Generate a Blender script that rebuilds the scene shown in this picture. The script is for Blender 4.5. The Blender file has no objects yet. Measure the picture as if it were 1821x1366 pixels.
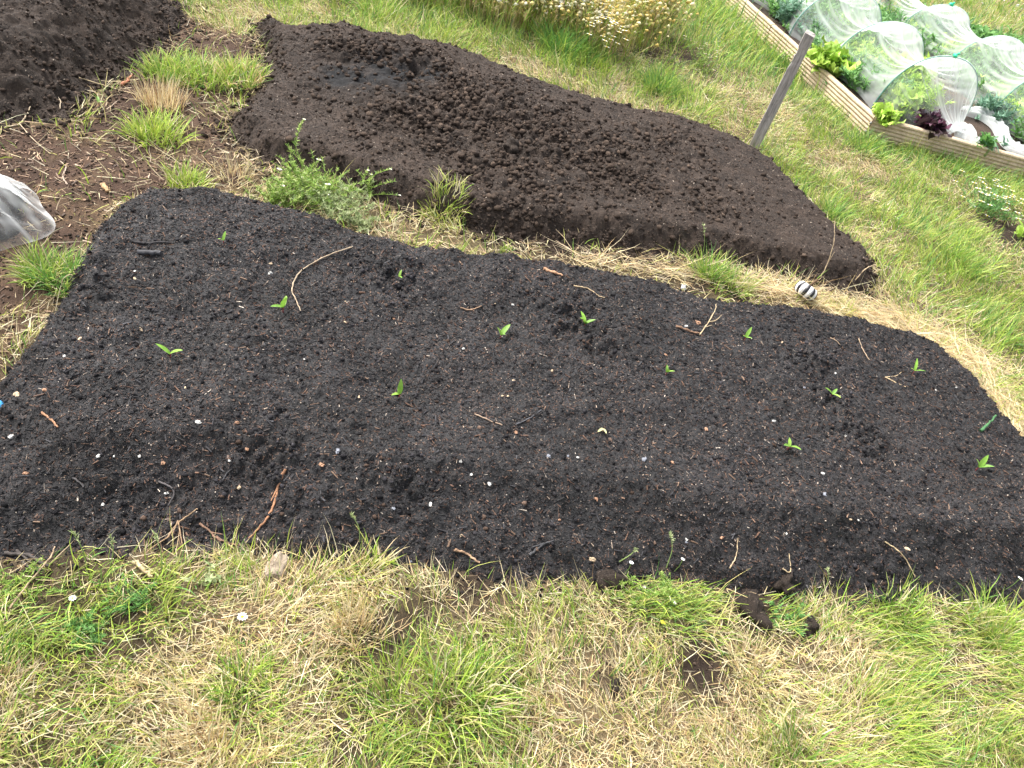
import bpy, math
import numpy as np
from mathutils import Vector, Matrix
R = np.random.default_rng(7)
SC = bpy.context.scene
COL = SC.collection
PI = math.pi

# ------------------------------------------------------------------ camera
CH, PITCH, ROLL, FPX = 1.6, math.radians(43), math.radians(18), 1350.0
cp, sp, cr, sr = math.cos(PITCH), math.sin(PITCH), math.cos(ROLL), math.sin(ROLL)

def at(px, py, z=0.0):
    """the place on the level z that the photograph shows at pixel px, py"""
    dx = (px - 910.5) / FPX; dy = -(py - 683) / FPX
    b = dx * sr + dy * cr; a = dx * cr - dy * sr
    d2 = -sp + b * cp
    t = (z - CH) / d2
    return a * t, (cp + b * sp) * t

cam = bpy.data.cameras.new('camera'); cam.sensor_width = 36; cam.lens = FPX / 1821 * 36
cam.clip_start = 0.02; cam.clip_end = 500
co = bpy.data.objects.new('camera', cam); COL.objects.link(co)
fwd = Vector((0, cp, -sp)); up0 = Vector((0, sp, cp)); rt0 = Vector((1, 0, 0))
yc = up0 * cr - rt0 * sr; xc = rt0 * cr + up0 * sr
co.matrix_world = Matrix(((xc.x, yc.x, -fwd.x, 0), (xc.y, yc.y, -fwd.y, 0), (xc.z, yc.z, -fwd.z, CH), (0, 0, 0, 1)))
SC.camera = co

# ------------------------------------------------------------------ noise
def h2(ix, iy, seed):
    n = (ix.astype(np.int64) * 374761393 + iy.astype(np.int64) * 668265263 + seed * 1274126177) & 0xFFFFFFFF
    n = ((n ^ (n >> 13)) * 1103515245) & 0xFFFFFFFF
    n = ((n ^ (n >> 16)) * 2246822519) & 0xFFFFFFFF
    n = n ^ (n >> 15)
    return (n & 0xFFFFFF) / float(0x1000000)

def vn(x, y, s, seed=0):
    x = np.asarray(x, float) / s; y = np.asarray(y, float) / s
    ix = np.floor(x); iy = np.floor(y); fx = x - ix; fy = y - iy
    fx = fx * fx * (3 - 2 * fx); fy = fy * fy * (3 - 2 * fy)
    a = h2(ix, iy, seed); b = h2(ix + 1, iy, seed); c = h2(ix, iy + 1, seed); d = h2(ix + 1, iy + 1, seed)
    return (a * (1 - fx) + b * fx) * (1 - fy) + (c * (1 - fx) + d * fx) * fy

def fbm(x, y, s, octv=4, seed=0):
    v = 0; amp = 0.5; tot = 0
    for k in range(octv):
        ca, sa = math.cos(k * 1.1 + .4), math.sin(k * 1.1 + .4)
        v = v + amp * vn(x * ca - y * sa, x * sa + y * ca, s / 2 ** k, seed + k * 17); tot += amp; amp *= .55
    return v / tot * 2 - 1

def clods(x, y, s, seed, fill=.8):
    x = x / s; y = y / s
    ix = np.floor(x); iy = np.floor(y); best = np.zeros(x.shape)
    for ox in (-1, 0, 1):
        for oy in (-1, 0, 1):
            cx = ix + ox; cy = iy + oy
            jx = cx + h2(cx, cy, seed); jy = cy + h2(cx, cy, seed + 1)
            r = .25 + .5 * h2(cx, cy, seed + 2)
            r = np.where(h2(cx, cy, seed + 3) < fill, r, .01)
            ax = (x - jx); ay = (y - jy)
            e = .7 + .6 * h2(cx, cy, seed + 4)
            q = 1 - (ax * ax * e + ay * ay / e) / (r * r)
            best = np.maximum(best, np.sqrt(np.maximum(q, 0)) * r)
    return best * s

def sst(a, b, x):
    t = np.clip((x - a) / (b - a), 0, 1); return t * t * (3 - 2 * t)

# ------------------------------------------------------------------ beds
class Bed: pass

def poly_d(x, y, P):
    """signed distance to polygon, positive inside"""
    d = np.full(x.shape, 1e9); ins = np.zeros(x.shape, bool)
    n = len(P)
    for i in range(n):
        ax, ay = P[i]; bx, by = P[(i + 1) % n]
        ex, ey = bx - ax, by - ay
        t = np.clip(((x - ax) * ex + (y - ay) * ey) / (ex * ex + ey * ey + 1e-12), 0, 1)
        d = np.minimum(d, (x - ax - t * ex) ** 2 + (y - ay - t * ey) ** 2)
        c = ((ay > y) != (by > y)) & (x < (bx - ax) * (y - ay) / (by - ay + 1e-12) + ax)
        ins ^= c
    d = np.sqrt(d)
    return np.where(ins, d, -d)

def ground_h(x, y):
    return .012 * fbm(x, y, .5, 3, 3) + .004 * fbm(x, y, .06, 2, 5)

def blobs(x, y, L, z=0.):
    v = np.zeros(x.shape)
    for (px, py, r, s) in L:
        cx, cy = at(px, py, z)
        d2 = ((x - cx) ** 2 + (y - cy) ** 2) / (r * r)
        v = np.maximum(v, s * np.exp(-d2 * .9))
    return v

front = [at(*q) for q in [(-260, 1040), (-130, 1015), (0, 1005), (250, 985), (500, 985), (700, 1010), (900, 1045), (1100, 1045), (1300, 1055), (1500, 1065), (1700, 1080), (1880, 1090), (1960, 1060)]]
front += [at(*q) for q in [(1980, 960), (1900, 870), (1815, 800)]]
front += [at(*q, .04) for q in [(1760, 710), (1710, 655), (1640, 605), (1500, 562), (1350, 535), (1200, 508), (1040, 478), (900, 452), (780, 436), (680, 420), (560, 392), (470, 362), (380, 338), (260, 340), (200, 362)]]
front += [at(*q) for q in [(150, 440), (90, 545), (20, 650), (-60, 740), (-170, 860)]]
back = [at(*q) for q in [(395, 235), (450, 285), (560, 318), (680, 362), (800, 400), (900, 425), (1050, 440), (1200, 455), (1320, 475), (1440, 505), (1543, 528)]]
back += [at(*q) for q in [(1558, 500), (1545, 462)]] + [at(*q, .06) for q in [(1500, 405), (1450, 352), (1406, 312), (1362, 270), (1300, 236), (1219, 208), (1099, 181), (1013, 157), (927, 128), (841, 92), (765, 70), (662, 58), (605, 36), (560, 40), (516, 42), (484, 22), (452, 26), (465, 60), (470, 100), (445, 150), (405, 195)]]
left = [at(*q) for q in [(-420, 300), (-100, 225), (0, 222), (60, 225), (130, 215), (190, 160), (265, 112), (330, 55), (335, 15), (240, -25), (60, -70), (-300, -110)]]

def front_h(x, y):
    d = poly_d(x, y, front) + .025 * fbm(x, y, .12, 3, 11); d = d + .022 * fbm(x, y, .30, 2, 15) + .014 * fbm(x, y, .03, 2, 12) + .25 * clods(x, y, .045, 13, .6) - .004
    near = sst(1.5, .9, y - .22 * x); d = d + near * sst(.05, .25, d) * .11 * fbm(x, y, .45, 2, 14)         # the side that faces the path slopes more gently
    w = .12 + .48 * near
    q_ = np.clip(d / w + .02, 0, 1); prof = (1 - near) * sst(0, 1, q_) ** .9 + near * (1 - (1 - q_) ** 1.9) ** 1.05
    h = .12 * prof * (1 + .12 * near)
    m = sst(0, .06, d)
    h = h + m * (.034 * fbm(x, y, .42, 3, 21) + .020 * fbm(x, y, .12, 4, 22))
    rough = np.clip(blobs(x, y, FR, .12), 0, 1)
    k = sst(-.03, .03, d)
    h = h + k * ((.2 + 1.3 * rough + .5 * np.clip(fbm(x, y, .25, 3, 24), 0, 1)) * .75 * clods(x, y, .032, 31, .55) + (.3 + .5 * rough) * clods(x, y, .013, 41, .7) + .0025 * fbm(x, y, .009, 2, 51))
    for (px, py, r, dp) in HOLES:
        cx, cy = at(px, py, .12); h = h - dp * np.exp(-((x - cx) ** 2 + (y - cy) ** 2) / r ** 2)
    return d, h
FR = [(700, 490, .10, 1.), (1010, 560, .10, 1), (1060, 600, .08, .9), (1450, 640, .09, 1), (1530, 770, .10, 1), (1480, 700, .08, .8), (1400, 560, .07, .6), (480, 800, .1, .7), (250, 840, .1, .6), (740, 850, .09, .7), (350, 560, .05, .6), (440, 600, .05, .7),
      (1350, 870, .08, .4), (1650, 900, .1, .5), (150, 520, .08, .6), (1600, 1000, .1, .5), (1000, 980, .1, .4), (1300, 1030, .08, .6), (1450, 450, .1, .4)]
HOLES = [(700, 492, .05, .02), (1040, 560, .06, .022), (1476, 690, .06, .024), (503, 560, .04, .01), (1540, 780, .06, .018), (300, 630, .05, .01), (330, 550, .035, .02), (700, 820, .09, .016), (480, 790, .09, .018), (240, 810, .08, .015),
         (890, 600, .04, .012), (1323, 605, .035, .010), (1075, 735, .03, .022), (950, 850, .12, .012), (1350, 850, .1, .016), (1630, 840, .1, .014), (1183, 665, .04, .01)]

def back_h(x, y):
    d = poly_d(x, y, back) + .018 * fbm(x, y, .13, 3, 61); d = d + .01 * fbm(x, y, .035, 2, 65) + .25 * clods(x, y, .06, 67, .6) - .004
    prof = sst(-.02, 1, d / .12) ** .85
    h = .102 * prof
    m = sst(0, .08, d)
    wt = np.clip(blobs(x, y, [(680, 125, .13, 1.2), (620, 130, .10, 1.), (750, 130, .08, .9)], .14), 0, 1)
    lump = (1 - .8 * wt) * np.clip(blobs(x, y, [(700, 110, .30, 1.), (850, 180, .30, 1.1), (980, 230, .28, 1), (760, 200, .25, .9), (1100, 270, .25, .8), (900, 290, .22, .8), (640, 80, .2, 1), (1250, 330, .2, .35), (1200, 240, .2, .5)], .14), 0, 1)
    h = h + m * (.010 * fbm(x, y, .42, 3, 63) + .010 * fbm(x, y, .09, 3, 64))
    h = h + m * lump * (.03 * np.exp(-((x - at(745, 95, .1)[0]) ** 2 + (y - at(745, 95, .1)[1]) ** 2) / .12) + .014 * fbm(x, y, .07, 4, 66) + .008 * fbm(x, y, .16, 2, 68))
    k = sst(-.03, .04, d)
    side = sst(.14, .02, d)
    h = h + k * ((.08 + 1.1 * lump + .6 * side) * .8 * clods(x, y, .045, 71, .75) + (.06 + .8 * lump) * .7 * clods(x, y, .026, 73, .7) + (.3 + .7 * lump + .4 * side) * .6 * clods(x, y, .015, 81, .8) + .003 * fbm(x, y, .012, 2, 91))
    cx, cy = at(742, 112, .13); h = h - .075 * np.exp(-(((x - cx) / .05) ** 2 + ((y - cy) / .07) ** 2)); cx, cy = at(600, 92, .13); h = h - .03 * np.exp(-(((x - cx) / .07) ** 2 + ((y - cy) / .07) ** 2))
    cx, cy = at(560, 150, .17); h = h - .015 * np.exp(-(((x - cx) / .1) ** 2 + ((y - cy) / .1) ** 2))
    return d, h

def left_h(x, y):
    d = poly_d(x, y, left) + .03 * fbm(x, y, .15, 3, 101); d = d + .02 * fbm(x, y, .04, 3, 102) + .15 * clods(x, y, .05, 105, .6)
    prof = sst(-.02, 1, d / .36)
    h = .175 * prof
    m = sst(0, .08, d)
    h = h + m * (.02 * fbm(x, y, .35, 3, 103) + .014 * fbm(x, y, .08, 3, 104))
    k = sst(-.03, .04, d)
    h = h + k * (.6 * clods(x, y, .04, 111, .7) + .5 * clods(x, y, .018, 121, .8))
    return d, h

BEDS = [front_h, back_h, left_h]
def total_h(x, y):
    g = ground_h(x, y); h = g.copy()
    for f in BEDS:
        d, b = f(x, y); h = np.where(d > -.02, np.maximum(h, g - .01 + b), h)
    return h
def H(x, y): return float(total_h(np.array([float(x)]), np.array([float(y)]))[0])
def bed_d(x, y):
    return np.maximum.reduce([poly_d(x, y, front) + .025 * fbm(x, y, .12, 3, 11), poly_d(x, y, back) + .028 * fbm(x, y, .13, 3, 61), poly_d(x, y, left) + .03 * fbm(x, y, .15, 3, 101)])
def S(px, py, lift=0):
    z = .05
    for _ in range(7):
        x, y = at(px, py, z); z = .5 * z + .5 * H(x, y)
    x, y = at(px, py, z)
    return np.array([x, y, H(x, y) + lift])

# ------------------------------------------------------------------ mesh building
class Geo:
    def __init__(s): s.v = []; s.f = []; s.c = []; s.n = 0
    def add(s, v, f, c):
        v = np.asarray(v, float).reshape(-1, 3); f = np.asarray(f, np.int64)
        c = np.asarray(c, float)
        if c.ndim == 1: c = np.tile(c, (len(v), 1))
        s.v.append(v); s.c.append(c[:, :3]); s.f.append(f + s.n); s.n += len(v)
    def build(s, name, mat, parent=None, smooth=True, loc=None):
        me = bpy.data.meshes.new(name)
        V = np.concatenate(s.v); C = np.concatenate(s.c)
        if loc is not None: V = V - np.asarray(loc)
        me.vertices.add(len(V)); me.vertices.foreach_set('co', V.astype(np.float32).ravel())
        li = np.concatenate([f.ravel() for f in s.f]); tot = np.concatenate([np.full(len(f), f.shape[1]) for f in s.f])
        st = np.concatenate([[0], np.cumsum(tot)[:-1]])
        me.loops.add(len(li)); me.loops.foreach_set('vertex_index', li.astype(np.int32))
        me.polygons.add(len(tot)); me.polygons.foreach_set('loop_start', st.astype(np.int32))
        me.polygons.foreach_set('use_smooth', np.full(len(tot), smooth))
        me.update(calc_edges=True)
        a = me.color_attributes.new('Col', 'FLOAT_COLOR', 'POINT')
        a.data.foreach_set('color', np.concatenate([C, np.ones((len(C), 1))], 1).astype(np.float32).ravel())
        me.materials.append(mat)
        o = bpy.data.objects.new(name, me); COL.objects.link(o)
        if parent is not None: o.parent = parent
        if loc is not None and parent is None: o.location = loc
        return o

def tag(o, label=None, cat=None, group=None, kind=None):
    if label: o['label'] = label
    if cat: o['category'] = cat
    if group: o['group'] = group
    if kind: o['kind'] = kind
    return o
def empty(name, loc, label, cat, group=None):
    o = bpy.data.objects.new(name, None); COL.objects.link(o); o.location = loc; o.empty_display_size = .05
    return tag(o, label, cat, group)

def grid_faces(nu, nv):
    i = np.arange(nu - 1)[:, None] * nv + np.arange(nv - 1)[None, :]
    i = i.ravel(); return np.stack([i, i + nv, i + nv + 1, i + 1], 1)

def tube(g, pts, rad, col, n=7, cap=True):
    pts = np.asarray(pts, float); m = len(pts)
    rad = np.broadcast_to(np.asarray(rad, float), (m,))
    t = np.gradient(pts, axis=0); t /= np.linalg.norm(t, axis=1)[:, None] + 1e-9
    ref = np.array([.3, .2, 1.]); a = np.cross(t, ref); a /= np.linalg.norm(a, axis=1)[:, None] + 1e-9
    b = np.cross(t, a)
    an = np.arange(n) * 2 * PI / n
    V = pts[:, None, :] + rad[:, None, None] * (np.cos(an)[None, :, None] * a[:, None, :] + np.sin(an)[None, :, None] * b[:, None, :])
    F = []
    for i in range(m - 1):
        for j in range(n): F.append((i * n + j, i * n + (j + 1) % n, (i + 1) * n + (j + 1) % n, (i + 1) * n + j))
    col = np.asarray(col, float)
    if col.ndim == 2: col = np.repeat(col, n, 0)
    g.add(V.reshape(-1, 3), F, col)
    if cap:
        for e in (0, m - 1):
            k = len(V[e]); vv = np.concatenate([V[e], pts[e][None]]); ff = [(j, (j + 1) % k, k) for j in range(k)]
            g.add(vv, ff, col if col.ndim == 1 else col[e * n])

def smooth_line(P, k=5):
    P = np.asarray(P, float); out = []
    Q = np.vstack([2 * P[0] - P[1], P, 2 * P[-1] - P[-2]])
    for i in range(1, len(Q) - 2):
        for t in np.arange(k) / k:
            a, b, c, d = Q[i - 1], Q[i], Q[i + 1], Q[i + 2]
            out.append(.5 * ((2 * b) + (c - a) * t + (2 * a - 5 * b + 4 * c - d) * t * t + (3 * b - a - 3 * c + d) * t ** 3))
    out.append(P[-1]); return np.array(out)

def blades(g, pos, L, az, tilt, width, curl, col, segs=3, twist=None, wav=0.):
    """many grass blades at once: tilt 0 stands up, 1.5 lies flat; curl bends it over further"""
    n = len(pos); L = np.broadcast_to(L, (n,)); tilt = np.broadcast_to(tilt, (n,)); curl = np.broadcast_to(curl, (n,)); width = np.broadcast_to(width, (n,))
    if twist is None: twist = R.normal(0, .6, n)
    dh = np.stack([np.cos(az), np.sin(az), np.zeros(n)], 1)
    side0 = np.stack([-np.sin(az), np.cos(az), np.zeros(n)], 1)
    p = pos.copy(); V = []; 
    wv = R.normal(0, 1, (n, segs + 1)) * wav
    for k in range(segs + 1):
        t = k / segs
        ang = tilt + curl * t
        d = np.sin(ang)[:, None] * dh + np.cos(ang)[:, None] * np.array([0, 0, 1.]) + wv[:, k:k + 1] * side0
        nrm = np.cos(ang)[:, None] * dh - np.sin(ang)[:, None] * np.array([0, 0, 1.])
        side = np.cos(twist)[:, None] * side0 + np.sin(twist)[:, None] * nrm
        w = width * (1 - t ** 2.2) * .5
        if k < segs:
            V.append(p - side * w[:, None]); V.append(p + side * w[:, None])
        else: V.append(p)
        p = p + d * (L / segs)[:, None]
    k = 2 * segs + 1
    V = np.stack(V, 1).reshape(-1, 3)
    base = np.arange(n) * k
    q = [np.stack([base + 2 * i, base + 2 * i + 1, base + 2 * i + 3, base + 2 * i + 2], 1) for i in range(segs - 1)]
    C = np.repeat(col, k, 0)
    g.add(V, np.concatenate(q), C)
    g.f.append(np.stack([base + 2 * segs - 2, base + 2 * segs - 1, base + 2 * segs], 1) + g.n - len(V))

PAL = dict(
    green=[(.16, .28, .05), (.21, .34, .06), (.28, .40, .08), (.12, .24, .06), (.33, .40, .10)],
    lime=[(.32, .44, .06), (.38, .48, .08), (.26, .40, .06), (.46, .49, .15)],
    deep=[(.09, .22, .05), (.12, .28, .07), (.16, .31, .08), (.08, .18, .05)],
    straw=[(.60, .53, .36), (.54, .46, .29), (.68, .61, .45), (.46, .37, .23), (.58, .49, .29), (.52, .46, .33)],
    gold=[(.62, .50, .28), (.68, .57, .37), (.57, .43, .22), (.66, .56, .39), (.50, .37, .20)],
    brown=[(.30, .19, .11), (.22, .14, .09), (.38, .26, .15), (.42, .30, .18)],
    olive=[(.38, .37, .12), (.44, .42, .16), (.34, .36, .10), (.50, .45, .20)])
def pick(name, n):
    P = np.array(PAL[name]); c = P[R.integers(0, len(P), n)]; c = np.minimum(c * np.array([1.09, 1.09, 1.03]), .78)
    return c * R.uniform(.8, 1.2, (n, 1)) * R.uniform(.94, 1.06, (n, 3))
def mixpick(names, w, n):
    w = np.asarray(w, float)
    if w.ndim == 1: w = np.tile(w, (n, 1))
    w = w / w.sum(1, keepdims=True); u = R.random(n)[:, None]
    k = (u > np.cumsum(w, 1)).sum(1).clip(0, len(names) - 1)
    A = np.stack([pick(q, n) for q in names], 1)
    return A[np.arange(n), k], k

# ------------------------------------------------------------------ materials
def mat(name):
    m = bpy.data.materials.new(name); m.use_nodes = True; nt = m.node_tree; nt.nodes.clear()
    out = nt.nodes.new('ShaderNodeOutputMaterial')
    return m, nt, out
def N(nt, t, **k):
    n = nt.nodes.new('ShaderNode' + t)
    for a, b in k.items():
        if a in n.inputs.keys(): n.inputs[a].default_value = b
        else: setattr(n, a, b)
    return n
def lk(nt, a, ai, b, bi): nt.links.new(a.outputs[ai], b.inputs[bi])

def attr_mat(name, rough=.6, transl=0., noise=.25, scale=60, spec=.4, bump=0, bscale=200):
    m, nt, out = mat(name)
    a = N(nt, 'Attribute', attribute_name='Col'); tc = N(nt, 'TexCoord'); no = N(nt, 'TexNoise', Scale=scale, Detail=3)
    lk(nt, tc, 'Object', no, 'Vector')
    mr = N(nt, 'MapRange'); mr.inputs['To Min'].default_value = 1 - noise; mr.inputs['To Max'].default_value = 1 + noise
    mr.inputs['From Min'].default_value = .3; mr.inputs['From Max'].default_value = .7
    lk(nt, no, 'Fac', mr, 'Value')
    vm = N(nt, 'VectorMath', operation='SCALE'); lk(nt, a, 'Color', vm, 0); nt.links.new(mr.outputs[0], vm.inputs['Scale'])
    p = N(nt, 'BsdfPrincipled', Roughness=rough); p.inputs['Specular IOR Level'].default_value = spec
    lk(nt, vm, 0, p, 'Base Color')
    if bump:
        n2 = N(nt, 'TexNoise', Scale=bscale, Detail=4); lk(nt, tc, 'Object', n2, 'Vector')
        bp = N(nt, 'Bump', Strength=bump, Distance=.002); lk(nt, n2, 'Fac', bp, 'Height'); lk(nt, bp, 'Normal', p, 'Normal')
    if transl:
        t = N(nt, 'BsdfTranslucent'); lk(nt, vm, 0, t, 'Color')
        mx = N(nt, 'MixShader'); mx.inputs[0].default_value = transl
        lk(nt, p, 0, mx, 1); lk(nt, t, 0, mx, 2); lk(nt, mx, 0, out, 0)
    else: lk(nt, p, 0, out, 0)
    return m

def soil_mat(name, c0, c1, speck, speck2, dens=.35, sscale=260, rough=.85, spec=.3, bump=.6):
    m, nt, out = mat(name)
    tc = N(nt, 'TexCoord'); a = N(nt, 'Attribute', attribute_name='Col')
    n1 = N(nt, 'TexNoise', Scale=9, Detail=8, Roughness=.7); lk(nt, tc, 'Object', n1, 'Vector')
    n3 = N(nt, 'TexNoise', Scale=150, Detail=4, Roughness=.7); lk(nt, tc, 'Object', n3, 'Vector')
    ad = N(nt, 'Math', operation='ADD'); lk(nt, n1, 'Fac', ad, 0); lk(nt, n3, 'Fac', ad, 1)
    r = N(nt, 'ValToRGB'); r.color_ramp.elements[0].position = .38; r.color_ramp.elements[0].color = (*c0, 1)
    r.color_ramp.elements[1].position = .64; r.color_ramp.elements[1].color = (*c1, 1)
    hf = N(nt, 'Math', operation='MULTIPLY'); hf.inputs[1].default_value = .5; lk(nt, ad, 0, hf, 0); lk(nt, hf, 0, r, 0)
    # flecks: stretched cells, a random few of them light
    mp = N(nt, 'Mapping'); mp.inputs['Scale'].default_value = (1, 2.6, 1); 
    wz = N(nt, 'TexNoise', Scale=25, Detail=2); lk(nt, tc, 'Object', wz, 'Vector')
    vm = N(nt, 'VectorMath', operation='MULTIPLY_ADD'); vm.inputs[1].default_value = (.08, .08, .08); lk(nt, wz, 'Color', vm, 0); lk(nt, tc, 'Object', vm, 2)
    lk(nt, vm, 0, mp, 'Vector')
    vo = N(nt, 'TexVoronoi', Scale=sscale); lk(nt, mp, 0, vo, 'Vector')
    sx = N(nt, 'SeparateColor'); lk(nt, vo, 'Color', sx, 0)
    gt = N(nt, 'Math', operation='GREATER_THAN'); gt.inputs[1].default_value = 1 - dens * .3; lk(nt, sx, 0, gt, 0)
    ls = N(nt, 'Math', operation='LESS_THAN'); ls.inputs[1].default_value = .4; lk(nt, vo, 'Distance', ls, 0)
    mu = N(nt, 'Math', operation='MULTIPLY'); lk(nt, gt, 0, mu, 0); lk(nt, ls, 0, mu, 1)
    r2 = N(nt, 'ValToRGB'); r2.color_ramp.elements[0].color = (*speck, 1); r2.color_ramp.elements[1].color = (*speck2, 1); lk(nt, sx, 1, r2, 0)
    mx = N(nt, 'Mix', data_type='RGBA'); nt.links.new(mu.outputs[0], mx.inputs[0]); nt.links.new(r.outputs[0], mx.inputs[6]); nt.links.new(r2.outputs[0], mx.inputs[7])
    mm = N(nt, 'Mix', data_type='RGBA', blend_type='MULTIPLY'); mm.inputs[0].default_value = 1
    nt.links.new(mx.outputs[2], mm.inputs[6]); nt.links.new(a.outputs[0], mm.inputs[7])
    p = N(nt, 'BsdfPrincipled', Roughness=rough); p.inputs['Specular IOR Level'].default_value = spec
    nt.links.new(mm.outputs[2], p.inputs['Base Color'])
    n4 = N(nt, 'TexNoise', Scale=330, Detail=4, Roughness=.75); lk(nt, tc, 'Object', n4, 'Vector')
    bp = N(nt, 'Bump', Strength=bump, Distance=.006); lk(nt, n4, 'Fac', bp, 'Height')
    lk(nt, bp, 'Normal', p, 'Normal'); lk(nt, p, 0, out, 0)
    return m

M_blade = attr_mat('grass_blade', .55, .3, .15, 25, .35)
M_leaf = attr_mat('leaf', .5, .3, .2, 80, .4)
M_chip = attr_mat('wood_chip', .75, 0, .35, 180, .35)
M_crumb = attr_mat('crumb', .9, 0, .4, 260, .15, 1., 500)
M_twig = attr_mat('twig_bark', .75, 0, .3, 120, .3, .5, 300)
M_stone = attr_mat('stone', .7, 0, .15, 90, .35, .4, 200)
M_petal = attr_mat('petal', .6, .25, .05, 60, .3)
M_plastic = attr_mat('painted_plastic', .35, 0, .03, 40, .5)
M_compost = soil_mat('black_compost', (.004, .0038, .0041), (.018, .0172, .0187), (.09, .05, .035), (.22, .17, .14), .35, 240, .72, .5, .8)
M_soil = soil_mat('brown_soil', (.0105, .0075, .0056), (.055, .038, .028), (.09, .063, .045), (.19, .15, .12), .22, 260, .85, .3, .9)
M_ground = soil_mat('ground_soil', (.6, .6, .6), (1.2, 1.2, 1.2), (1.6, 1.5, 1.3), (2.4, 2.2, 1.9), .5, 160, .9, .2, .9)
M_clod = soil_mat('soil_clod', (.013, .009, .0068), (.05, .036, .027), (.10, .075, .06), (.22, .18, .15), .15, 260, .85, .3, .9)

# ------------------------------------------------------------------ ground sheet
def axis(a, b, s, far0, far1):
    c = list(np.arange(a, b, s)); st = s
    while c[-1] < far1: st *= 1.35; c.append(c[-1] + st)
    st = s; lo = []
    v = a
    while v > far0: st *= 1.35; v -= st; lo.append(v)
    return np.array(lo[::-1] + c)
PATHPOLY = [at(*q) for q in [(-300, 250), (0, 225), (135, 215), (250, 112), (330, 30), (420, 60), (475, 70), (400, 235), (470, 330), (380, 345), (215, 360), (150, 450), (0, 690), (-300, 900)]]
MIDPOLY = [at(*q) for q in [(400, 240), (560, 318), (800, 400), (1050, 440), (1320, 475), (1540, 525), (1640, 605), (1500, 570), (1200, 515), (900, 460), (680, 425), (470, 370), (380, 345), (330, 330)]]
BARE = [(690, 1130, 0.070, 1.), (740, 1090, 0.056, .8), (1250, 1195, 0.070, 1.2), (1330, 1075, 0.070, 1.1), (1400, 1030, 0.084, .8), (1435, 1120, .03, 1), (1090, 1215, 0.056, .7), (250, 1120, 0.056, .6), (680, 1000, 0.070, .5), (850, 1030, 0.112, .9), (1500, 1050, 0.070, .6), (100, 1000, 0.126, .8),
        (620, 1340, 0.042, .5), (230, 1085, 0.056, .7), (1230, 110, 0.250, .9), (1150, 95, 0.200, .8), (1160, 60, 0.200, .6), (1800, 420, 0.200, 1.1), (1770, 400, 0.120, .9), (1000, 440, 0.120, 1.), (900, 430, 0.100, .8), (1120, 455, 0.100, .9), (1310, 525, 0.060, 1.1), (1240, 515, 0.080, .9), (1380, 545, 0.040, .8), (1180, 500, 0.080, .7), (830, 395, 0.060, .6), (1080, 480, 0.060, .5),
        (380, 270, .1, 1), (450, 310, 0.100, .6)]
GREEN = [(700, 1230, .10, 1.), (780, 1180, .10, 1), (850, 1230, .1, .9), (680, 1320, .08, .8), (180, 1110, .07, .9), (130, 1050, .06, .8), (1180, 1060, .08, 1), (1400, 1090, .06, .9), (1600, 1100, .09, .6), (1700, 1100, .08, .5), (1780, 1140, .10, .8), (1720, 1320, .12, .6), (1240, 1230, .06, .7), (1380, 1340, .08, .7),
         (100, 1330, .12, .6), (20, 1150, .07, .8), (430, 1220, .06, .8), (1020, 1130, .08, .4), (1620, 1290, .12, .6), (300, 1060, .05, .7), (1480, 440, .12, .6), (1440, 340, .15, 1.), (1500, 380, .15, .8), (1700, 490, .3, .9), (1780, 560, .2, 1), (1650, 420, .25, .7), (1700, 280, .3, .8), (1780, 320, .3, .8), (1600, 270, .25, .9), (1450, 160, .35, .9), (1350, 90, .5, 1.), (1300, 30, .6, 1.1), (1250, 60, .3, .9), (1500, 240, .25, .8), (1420, 120, .3, 1), (1600, 350, .15, .7), (1560, 330, .15, .6), (1800, 740, .1, .7),
         (650, 20, .3, .8), (780, 30, .35, .9), (900, 70, .2, .7), (1000, 100, .25, .9), (1180, 160, .2, .8), (850, 60, .2, .6), (350, 20, .2, .6), (480, 0, .3, .6), (340, 110, .2, .6)]
STRAW = [(950, 130, .15, .6), (1050, 170, .12, .5), (1150, 200, .15, .5), (1290, 215, .12, .5), (1420, 240, .15, .6), (1490, 290, .12, .8), (1550, 300, .10, .7), (1400, 210, .12, .7), (1560, 440, .1, .8), (1530, 520, .15, 1.2), (1560, 600, .15, 1.2), (1640, 620, .15, 1.3), (1700, 640, .12, 1.2), (1760, 720, .1, 1.1), (1800, 790, .08, 1), (1450, 540, .12, 1.2), (1350, 510, .1, 1), (1620, 480, .08, .7), (1700, 560, .08, .5), (1540, 360, .08, .5),
         (400, 1150, .12, .6), (540, 1050, .1, .8), (1000, 1290, .15, .6), (1300, 1250, .1, .7), (380, 1330, .1, .9), (1100, 1330, .2, .8), (900, 1100, .12, .4), (250, 1240, .1, .6), (640, 1060, .06, .9), (1500, 1180, .12, .3), (1250, 1320, .2, .7), (1500, 1300, .15, .6), (700, 60, .1, .6), (560, 20, .1, .9), (470, 30, .15, .9), (400, 40, .2, .9), (420, 30, .1, .9), (1100, 130, .08, .8)]
gx = axis(-2.7, 4.6, .022, -60, 60); gy = axis(.1, 8.2, .022, -60, 90)
X, Y = np.meshgrid(gx, gy, indexing='ij'); X = X.ravel(); Y = Y.ravel()
Z = ground_h(X, Y); dB = bed_d(X, Y); Z = np.where(dB > .03, Z - .03, Z)
Z = np.where((np.abs(X) > 8) | (Y > 12) | (Y < -2), 0, Z)
def veg_masks(x, y):
    bare = blobs(x, y, BARE); gr = blobs(x, y, GREEN); st = blobs(x, y, STRAW)
    pth = sst(-.03, .05, poly_d(x, y, PATHPOLY)); mid = sst(-.03, .03, poly_d(x, y, MIDPOLY))
    bare = np.maximum(bare, pth * .97); bare = np.clip(bare + .35 * fbm(x, y, .09, 3, 201) * (bare > .05), 0, 1)
    return bare, gr, st, pth, mid
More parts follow.
